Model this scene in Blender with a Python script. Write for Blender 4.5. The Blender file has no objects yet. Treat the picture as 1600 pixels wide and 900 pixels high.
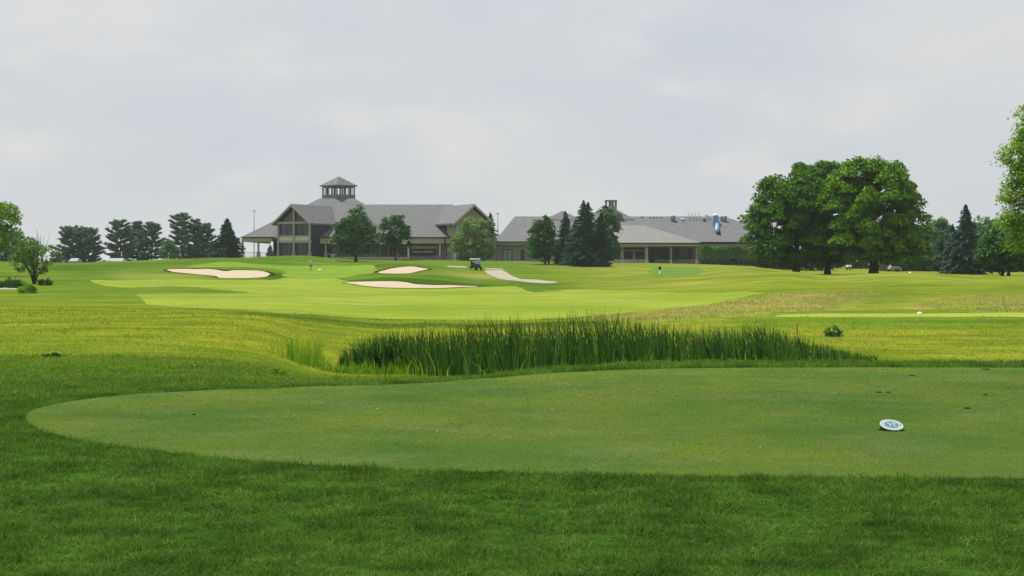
import bpy, math, random
import numpy as np
from mathutils import Vector, Matrix, Euler
rnd = random.Random(7)
rng = np.random.default_rng(11)
SC = bpy.context.scene
COL = SC.collection
F = 2500.0; HZ = 410.0; CAMZ = 1.5          # focal length in px of a 1600 px wide frame, horizon row, eye height
R = math.radians

def P(px, py, D):
    return Vector(((px-800)/F*D, D, CAMZ+(HZ-py)/F*D))

# ------------------------------------------------------------------ materials
def nm(name):
    m = bpy.data.materials.new(name); m.use_nodes = True
    nt = m.node_tree; nt.nodes.clear()
    return m, nt
def N(nt, t, **kw):
    n = nt.nodes.new(t)
    for k, v in kw.items():
        if k.startswith('i_'):
            key = k[2:]
            key = int(key) if key.isdigit() else key.replace('_', ' ')
            n.inputs[key].default_value = v
        else: setattr(n, k, v)
    return n
def L(nt, a, b): nt.links.new(a, b)
def c4(c): return (c[0], c[1], c[2], 1.0)
def mixc(nt, fac, a, b, blend='MIX'):
    n = nt.nodes.new('ShaderNodeMix'); n.data_type = 'RGBA'; n.blend_type = blend
    for k, v in ((0, fac), (6, a), (7, b)):
        if hasattr(v, 'is_output') or isinstance(v, bpy.types.NodeSocket): L(nt, v, n.inputs[k])
        else: n.inputs[k].default_value = v if k == 0 else c4(v)
    return n.outputs[2]
def noise(nt, vec, scale, detail=3, rough=.55):
    n = N(nt, 'ShaderNodeTexNoise'); n.inputs['Scale'].default_value = scale
    n.inputs['Detail'].default_value = detail; n.inputs['Roughness'].default_value = rough
    if vec: L(nt, vec, n.inputs['Vector'])
    return n.outputs[0]
def ramp(nt, fac, lo, hi, a=0.0, b=1.0):
    n = N(nt, 'ShaderNodeMapRange'); n.inputs[1].default_value = lo; n.inputs[2].default_value = hi
    n.inputs[3].default_value = a; n.inputs[4].default_value = b
    L(nt, fac, n.inputs[0]); return n.outputs[0]
def coords(nt, scale=(1, 1, 1)):
    g = N(nt, 'ShaderNodeNewGeometry'); m = N(nt, 'ShaderNodeMapping')
    m.inputs['Scale'].default_value = scale; L(nt, g.outputs['Position'], m.inputs[0]); return m.outputs[0]

def mat_plain(name, col, rough=.7, var=.12, scale=3.0, spec=.3, metal=0.0, bump=0.0):
    m, nt = nm(name); v = coords(nt)
    n = noise(nt, v, scale, 4)
    lo = [max(0, c*(1-var*2)) for c in col]; hi = [c*(1+var*2) for c in col]
    c = mixc(nt, n, lo, hi)
    p = N(nt, 'ShaderNodeBsdfPrincipled'); L(nt, c, p.inputs['Base Color'])
    p.inputs['Roughness'].default_value = rough; p.inputs['Metallic'].default_value = metal
    p.inputs['Specular IOR Level'].default_value = spec
    if bump:
        b = N(nt, 'ShaderNodeBump'); b.inputs['Strength'].default_value = bump; b.inputs['Distance'].default_value = .02 if scale > 1 else .25
        L(nt, noise(nt, v, scale*(6 if scale > 1 else 2), 4), b.inputs['Height']); L(nt, b.outputs[0], p.inputs['Normal'])
    o = N(nt, 'ShaderNodeOutputMaterial'); L(nt, p.outputs[0], o.inputs[0]); return m

def mat_leaf(name, c1, c2, trans=.4, tcol=None, big=.15, gloss=.012, vr=(.75, 1.25)):
    m, nt = nm(name)
    g = N(nt, 'ShaderNodeNewGeometry')
    c = mixc(nt, g.outputs['Random Per Island'], c1, c2)
    v = coords(nt)
    k = ramp(nt, noise(nt, v, big, 4, .65), .32, .68, *vr)
    hs = N(nt, 'ShaderNodeHueSaturation'); L(nt, c, hs.inputs['Color']); L(nt, k, hs.inputs['Value'])
    d = N(nt, 'ShaderNodeBsdfDiffuse'); L(nt, hs.outputs[0], d.inputs[0])
    t = N(nt, 'ShaderNodeBsdfTranslucent')
    tc = mixc(nt, 1.0, hs.outputs[0], tcol or (1.3, 1.45, .5), 'MULTIPLY'); L(nt, tc, t.inputs[0])
    mx = N(nt, 'ShaderNodeMixShader'); mx.inputs[0].default_value = trans
    L(nt, d.outputs[0], mx.inputs[1]); L(nt, t.outputs[0], mx.inputs[2])
    gl = N(nt, 'ShaderNodeBsdfGlossy'); gl.inputs['Roughness'].default_value = .45; gl.inputs[0].default_value = (.5, .55, .5, 1)
    m2 = N(nt, 'ShaderNodeMixShader'); m2.inputs[0].default_value = gloss
    L(nt, mx.outputs[0], m2.inputs[1]); L(nt, gl.outputs[0], m2.inputs[2])
    o = N(nt, 'ShaderNodeOutputMaterial'); L(nt, m2.outputs[0], o.inputs[0]); return m

def mat_turf(name, ca, cb, cc=None, s1=.25, s2=2.0, fine=60, bump=.3, stripe=None, specks=0):
    """mown turf: patchy tone, streaks, fine blade noise"""
    m, nt = nm(name); v = coords(nt)
    c = mixc(nt, ramp(nt, noise(nt, v, s1, 4, .6), .35, .65), ca, cb)
    if cc: c = mixc(nt, ramp(nt, noise(nt, coords(nt, (.7, 1, 1)), s2, 4, .65), .5, .75, 0, .7), c, cc)
    mid = ramp(nt, noise(nt, v, s2*5, 5, .75), .3, .7, 0, 1)
    c = mixc(nt, .4, c, mixc(nt, 1.0, c, mixc(nt, mid, (.70, .76, .7), (1.25, 1.2, 1.3)), 'MULTIPLY'))
    k = ramp(nt, noise(nt, v, fine, 5, .8), .25, .75, .7, 1.3)
    hs = N(nt, 'ShaderNodeHueSaturation'); L(nt, c, hs.inputs['Color']); L(nt, k, hs.inputs['Value'])
    col = hs.outputs[0]
    if stripe:
        w = N(nt, 'ShaderNodeTexWave'); w.inputs['Scale'].default_value = stripe[0]; w.inputs['Distortion'].default_value = .6
        w.inputs['Detail'].default_value = 2
        mp = N(nt, 'ShaderNodeMapping'); mp.inputs['Rotation'].default_value = (0, 0, R(stripe[1])); L(nt, v, mp.inputs[0]); L(nt, mp.outputs[0], w.inputs[0])
        h2 = N(nt, 'ShaderNodeHueSaturation'); L(nt, col, h2.inputs['Color']); L(nt, ramp(nt, w.outputs['Fac'], .3, .7, 1-stripe[2], 1+stripe[2]), h2.inputs['Value'])
        col = h2.outputs[0]
    if specks:
        n = ramp(nt, noise(nt, v, 11, 1), .80, .83)
        col = mixc(nt, n, col, (.5, .5, .4))
    d = N(nt, 'ShaderNodeBsdfPrincipled'); L(nt, col, d.inputs['Base Color']); d.inputs['Roughness'].default_value = .85
    d.inputs['Specular IOR Level'].default_value = 0
    b = N(nt, 'ShaderNodeBump'); b.inputs['Strength'].default_value = bump; b.inputs['Distance'].default_value = .02
    L(nt, noise(nt, v, fine*.5, 4, .7), b.inputs['Height']); L(nt, b.outputs[0], d.inputs['Normal'])
    o = N(nt, 'ShaderNodeOutputMaterial'); L(nt, d.outputs[0], o.inputs[0]); return m

def mat_ground():
    m, nt = nm('rough_grass_ground'); v = coords(nt)
    def at(n):
        a = N(nt, 'ShaderNodeAttribute'); a.attribute_name = n; return a.outputs['Fac']
    g = mixc(nt, ramp(nt, noise(nt, coords(nt, (.5, 1, 1)), .16, 5, .65), .38, .62), (.048, .108, .012), (.110, .158, .018))
    y = mixc(nt, ramp(nt, noise(nt, coords(nt, (.5, 1, 1)), .35, 4, .65), .38, .62), (.095, .135, .012), (.200, .218, .020))
    f = mixc(nt, ramp(nt, noise(nt, coords(nt, (.6, 1, 1)), .9, 5, .7), .35, .65), (.17, .195, .03), (.36, .34, .11))
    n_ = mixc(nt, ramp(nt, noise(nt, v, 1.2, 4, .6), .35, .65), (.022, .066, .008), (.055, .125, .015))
    c = mixc(nt, at('yel'), g, y)
    mid = ramp(nt, noise(nt, v, 1.1, 5, .75), .3, .7, 0, 1)
    c = mixc(nt, .55, c, mixc(nt, 1.0, c, mixc(nt, mid, (.62, .68, .55), (1.34, 1.28, 1.3)), 'MULTIPLY'))
    br = ramp(nt, noise(nt, coords(nt, (.4, 1, 1)), .22, 5, .7), .56, .7, 0, .55)
    c = mixc(nt, br, c, (.20, .19, .03))
    c = mixc(nt, at('fes'), c, f)
    c = mixc(nt, at('drk'), c, (.035, .078, .008))  # dark rough, plus painted shade on the mound faces
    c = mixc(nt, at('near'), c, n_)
    k = ramp(nt, noise(nt, v, 9, 4, .75), .3, .7, .72, 1.28)
    hs = N(nt, 'ShaderNodeHueSaturation'); L(nt, c, hs.inputs['Color']); L(nt, k, hs.inputs['Value'])
    d = N(nt, 'ShaderNodeBsdfPrincipled'); L(nt, hs.outputs[0], d.inputs['Base Color']); d.inputs['Roughness'].default_value = .9
    d.inputs['Specular IOR Level'].default_value = 0
    b = N(nt, 'ShaderNodeBump'); b.inputs['Strength'].default_value = .8; b.inputs['Distance'].default_value = .12
    L(nt, noise(nt, v, 2.5, 5, .7), b.inputs['Height']); L(nt, b.outputs[0], d.inputs['Normal'])
    o = N(nt, 'ShaderNodeOutputMaterial'); L(nt, d.outputs[0], o.inputs[0]); return m

def mat_roof(name, c1, c2):
    m, nt = nm(name); v = coords(nt)
    c = mixc(nt, ramp(nt, noise(nt, coords(nt, (1, 1, 3)), 3.5, 3, .8), .3, .7), c1, c2)
    c = mixc(nt, ramp(nt, noise(nt, coords(nt, (1, 1, 2)), .9, 5, .75), .35, .7, 0, .6), c, [x*1.35 for x in c2])
    z = N(nt, 'ShaderNodeSeparateXYZ'); L(nt, v, z.inputs[0])
    mm = N(nt, 'ShaderNodeMath', operation='MULTIPLY'); L(nt, z.outputs[2], mm.inputs[0]); mm.inputs[1].default_value = 7.0
    fr = N(nt, 'ShaderNodeMath', operation='FRACT'); L(nt, mm.outputs[0], fr.inputs[0])
    c = mixc(nt, ramp(nt, fr.outputs[0], .0, .2, .35, 0), c, [x*.6 for x in c1])
    p = N(nt, 'ShaderNodeBsdfPrincipled'); L(nt, c, p.inputs['Base Color']); p.inputs['Roughness'].default_value = .85
    p.inputs['Specular IOR Level'].default_value = .25
    o = N(nt, 'ShaderNodeOutputMaterial'); L(nt, p.outputs[0], o.inputs[0]); return m
def mat_stone():
    m, nt = nm('stacked_stone'); v = coords(nt)
    b = N(nt, 'ShaderNodeTexVoronoi'); b.inputs['Scale'].default_value = 3.0; L(nt, coords(nt, (1, 1, 2)), b.inputs['Vector'])
    c = mixc(nt, b.outputs['Color'], (.16, .15, .13), (.42, .38, .31))
    p = N(nt, 'ShaderNodeBsdfPrincipled'); L(nt, c, p.inputs['Base Color']); p.inputs['Roughness'].default_value = .9
    o = N(nt, 'ShaderNodeOutputMaterial'); L(nt, p.outputs[0], o.inputs[0]); return m
def mat_glass():
    m, nt = nm('dark_window_glass')
    c = mixc(nt, ramp(nt, noise(nt, coords(nt, (1, 1, .6)), .9, 3, .6), .4, .7), (.008, .012, .018), (.05, .06, .075))
    p = N(nt, 'ShaderNodeBsdfPrincipled'); L(nt, c, p.inputs['Base Color']); p.inputs['Roughness'].default_value = .08
    p.inputs['Specular IOR Level'].default_value = .6
    o = N(nt, 'ShaderNodeOutputMaterial'); L(nt, p.outputs[0], o.inputs[0]); return m

M = dict(
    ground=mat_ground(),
    tee=mat_turf('tee_turf', (.066, .132, .026), (.124, .175, .030), (.14, .185, .075), s1=.45, s2=1.1, fine=90, bump=.25, specks=1),
    fairway=mat_turf('fairway_turf', (.128, .19, .022), (.192, .238, .028), (.22, .25, .085), s1=.06, s2=.13, fine=6, bump=.15, stripe=(.035, 60, .02)),
    green=mat_turf('green_turf', (.108, .185, .022), (.145, .218, .030), None, s1=.1, fine=6, bump=.1, stripe=(.05, 30, .04)),
    teefar=mat_turf('far_tee_turf', (.19, .25, .04), (.225, .275, .05), None, s1=.2, fine=20, bump=.1),
    patch=mat_turf('seeded_patch', (.068, .142, .022), (.095, .17, .028), (.16, .21, .07), s1=.2, s2=.8, fine=5),
    sand=mat_plain('bunker_sand', (.375, .31, .225), .95, .08, .8, .1, bump=.6),
    concrete=mat_plain('path_concrete', (.28, .245, .19), .9, .1, .7, .2),
    roof=mat_roof('grey_shingles', (.064, .069, .075), (.125, .129, .134)),
    roof2=mat_roof('weathered_shingles', (.105, .104, .10), (.178, .176, .168)),
    siding=mat_plain('tan_siding', (.30, .275, .21), .8, .08, .6),
    trim=mat_plain('taupe_trim', (.36, .33, .27), .6, .05, 1),
    cream=mat_plain('cream_panel', (.60, .57, .46), .6, .05, 1),
    greywood=mat_plain('grey_painted_wood', (.17, .18, .165), .7, .08, 1),
    darktrim=mat_plain('dark_gutter', (.022, .024, .026), .5, .1, 1),
    stone=mat_stone(), glass=mat_glass(),
    bark=mat_plain('bark', (.055, .045, .036), .95, .25, 4, .1, bump=.8),
    banner=mat_plain('banner_cloth', (.030, .022, .05), .8, .1, 1),
    white=mat_plain('white_paint', (.78, .77, .74), .5, .03, 2),
    black=mat_plain('black_plastic', (.012, .012, .013), .4, .1, 3),
    blue=mat_plain('blue_grey_metal', (.16, .26, .42), .45, .1, 2, .4),
    steel=mat_plain('grey_steel', (.22, .23, .24), .5, .1, 2, .5, .3),
    red=mat_plain('red_stake', (.42, .03, .03), .6, .1, 5),
    yellow=mat_plain('yellow_stake', (.65, .5, .08), .6, .1, 5),
    paleglass=mat_plain('curtained_glass', (.28, .31, .35), .25, .1, 1),
    fence=mat_plain('brown_fence', (.13, .10, .09), .9, .15, 1.5),
    skin=mat_plain('skin', (.42, .25, .18), .6, .04, 5),
    shirt=mat_plain('pale_shirt', (.55, .57, .55), .8, .06, 8),
    shorts=mat_plain('grey_shorts', (.20, .22, .22), .8, .06, 8),
    darkcloth=mat_plain('dark_cloth', (.02, .022, .03), .9, .06, 8),
    hair=mat_plain('dark_hair', (.02, .015, .012), .8, .1, 20),
    soil=mat_plain('dark_soil', (.02, .016, .010), 1, .2, 30),
    disc=mat_plain('marker_face', (.62, .70, .68), .35, .04, 40),
    disc2=mat_plain('marker_emblem', (.09, .20, .24), .35, .08, 40),
    disc3=mat_plain('marker_ring', (.42, .52, .55), .35, .06, 40),
)
ML = dict(
    maple=mat_leaf('maple_leaves', (.026, .088, .006), (.085, .19, .012), .13),
    maple2=mat_leaf('bright_maple_leaves', (.034, .110, .005), (.145, .28, .009), .14),
    dec=mat_leaf('deciduous_leaves', (.022, .07, .018), (.06, .145, .028), .2),
    lime=mat_leaf('lime_leaves', (.06, .14, .03), (.19, .29, .07), .25),
    pale=mat_leaf('pale_leaves', (.06, .13, .05), (.14, .25, .09), .3),
    spring=mat_leaf('spring_leaves', (.08, .17, .02), (.22, .33, .03), .35),
    spruce=mat_leaf('spruce_needles', (.022, .062, .036), (.055, .115, .062), .14, (1, 1.1, .8)),
    bluespruce=mat_leaf('blue_spruce_needles', (.035, .075, .065), (.075, .13, .11), .12, (1, 1.1, .9)),
    pine=mat_leaf('pine_needles', (.055, .115, .085), (.13, .215, .15), .22, (1, 1.1, .7)),
    hedge=mat_leaf('hedge_leaves', (.05, .12, .02), (.10, .19, .035), .3),
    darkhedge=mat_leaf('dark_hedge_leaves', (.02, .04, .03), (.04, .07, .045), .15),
    blade=mat_leaf('grass_blades', (.036, .102, .014), (.180, .305, .054), .33, (1.2, 1.3, .6), big=1.6, vr=(.55, 1.45), gloss=.008),
    oliveblade=mat_leaf('olive_blades', (.07, .10, .012), (.17, .20, .03), .35, gloss=.008, big=.5, vr=(.6, 1.4)),
    dryblade=mat_leaf('straw_blades', (.20, .20, .07), (.42, .38, .2), .3, gloss=.008),
    teeblade=mat_leaf('mown_tee_blades', (.07, .13, .022), (.19, .26, .06), .3, (1.1, 1.2, .5), big=.6, gloss=.008),
    yblade=mat_leaf('yellow_grass_blades', (.095, .142, .014), (.195, .22, .03), .4, (1.2, 1.2, .4), big=.35, gloss=.008, vr=(.62, 1.38)),
    lipblade=mat_leaf('bunker_lip_blades', (.045, .085, .01), (.11, .14, .02), .2, gloss=.005),
    fblade=mat_leaf('tan_grass_blades', (.20, .24, .04), (.50, .46, .18), .35, (1.1, 1.0, .7), big=.4, gloss=.008),
    cattail=mat_leaf('cattail_leaves', (.014, .048, .017), (.078, .16, .038), .22, (1.3, 1.5, .4), big=.6, gloss=.008),
    weed=mat_leaf('weed_leaves', (.10, .20, .015), (.19, .31, .03), .4),
)

# ------------------------------------------------------------------ object helpers
ORG = {}
def link(o, parent=None):
    COL.objects.link(o)
    if parent: o.parent = parent
    return o
def tag(o, label=None, cat=None, group=None, kind=None):
    if label: o['label'] = label
    if cat: o['category'] = cat
    if group: o['group'] = group
    if kind: o['kind'] = kind
    return o
def thing(name, loc, label, cat, group=None, rz=0, world=False):
    o = bpy.data.objects.new(name, None); o.location = loc; o.rotation_euler = (0, 0, rz); o.empty_display_size = .3
    link(o); tag(o, label, cat, group)
    ORG[o.name] = Vector(loc) if world else Vector((0, 0, 0))
    return o
class MB:
    def __init__(s): s.v = []; s.f = []
    def add(s, vs, fs):
        b = len(s.v); s.v += [tuple(v) for v in vs]; s.f += [tuple(i+b for i in f) for f in fs]; return s
    def box(s, x0, x1, y0, y1, z0, z1, M4=None):
        vs = [Vector((x, y, z)) for z in (z0, z1) for x, y in ((x0, y0), (x1, y0), (x1, y1), (x0, y1))]
        if M4: vs = [M4 @ v for v in vs]
        return s.add(vs, [(0, 3, 2, 1), (4, 5, 6, 7), (0, 1, 5, 4), (1, 2, 6, 5), (2, 3, 7, 6), (3, 0, 4, 7)])
    def hexa(s, bot, top):
        n = len(bot)
        return s.add(list(bot)+list(top), [tuple(range(n-1, -1, -1)), tuple(range(n, 2*n))] + [(i, (i+1) % n, n+(i+1) % n, n+i) for i in range(n)])
    def tube(s, pts, rad, n=8, cap=True):
        rings = []
        pts = [Vector(p) for p in pts]
        for i, p in enumerate(pts):
            d = (pts[min(i+1, len(pts)-1)]-pts[max(i-1, 0)]).normalized()
            a = d.orthogonal().normalized() if abs(d.z) < .95 else Vector((1, 0, 0))
            a = (a - d*a.dot(d)).normalized(); b = d.cross(a)
            r = rad[i] if hasattr(rad, '__len__') else rad
            rings.append([p+a*math.cos(t)*r+b*math.sin(t)*r for t in [2*math.pi*k/n for k in range(n)]])
        vs = [v for r_ in rings for v in r_]; fs = []
        for i in range(len(pts)-1):
            for k in range(n):
                fs.append((i*n+k, i*n+(k+1) % n, (i+1)*n+(k+1) % n, (i+1)*n+k))
        if cap: fs += [tuple(range(n-1, -1, -1)), tuple((len(pts)-1)*n+k for k in range(n))]
        return s.add(vs, fs)
    def lathe(s, prof, n=20, cx=0, cy=0):
        vs = [(cx+r*math.cos(2*math.pi*k/n), cy+r*math.sin(2*math.pi*k/n), z) for r, z in prof for k in range(n)]
        fs = [(i*n+k, i*n+(k+1) % n, (i+1)*n+(k+1) % n, (i+1)*n+k) for i in range(len(prof)-1) for k in range(n)]
        return s.add(vs, fs+[tuple(range(n-1, -1, -1)), tuple((len(prof)-1)*n+k for k in range(n))])
    def each(s, name, mat, parent):
        for b in range(0, len(s.v), 8):
            q = MB(); q.v = s.v[b:b+8]; q.f = [(0, 3, 2, 1), (4, 5, 6, 7), (0, 1, 5, 4), (1, 2, 6, 5), (2, 3, 7, 6), (3, 0, 4, 7)]
            q.build(name, mat, parent)
    def build(s, name, mat, parent=None, smooth=False, bevel=0):
        off = ORG.get(parent.name, Vector((0, 0, 0))) if parent else Vector((0, 0, 0))
        me = bpy.data.meshes.new(name)
        me.from_pydata([(v[0]-off.x, v[1]-off.y, v[2]-off.z) for v in s.v], [], s.f); me.update()
        me.materials.append(mat)
        if smooth: me.shade_smooth()
        o = link(bpy.data.objects.new(name, me), parent)
        if parent: ORG[o.name] = off
        if bevel:
            b = o.modifiers.new('bevel', 'BEVEL'); b.width = bevel; b.segments = 2; b.limit_method = 'ANGLE'
        return o
def npmesh(name, V, Q, mat, parent=None, k=4, smooth=False):
    """V (n,3), Q (m,k) all faces with k corners"""
    me = bpy.data.meshes.new(name)
    me.vertices.add(len(V)); me.vertices.foreach_set('co', V.astype(np.float32).ravel())
    m = len(Q)
    me.loops.add(m*k); me.loops.foreach_set('vertex_index', Q.astype(np.int32).ravel())
    me.polygons.add(m); me.polygons.foreach_set('loop_start', np.arange(0, m*k, k, dtype=np.int32))
    me.polygons.foreach_set('loop_total', np.full(m, k, dtype=np.int32))
    me.update(calc_edges=True)
    me.materials.append(mat)
    if smooth: me.shade_smooth()
    return link(bpy.data.objects.new(name, me), parent)

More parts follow.
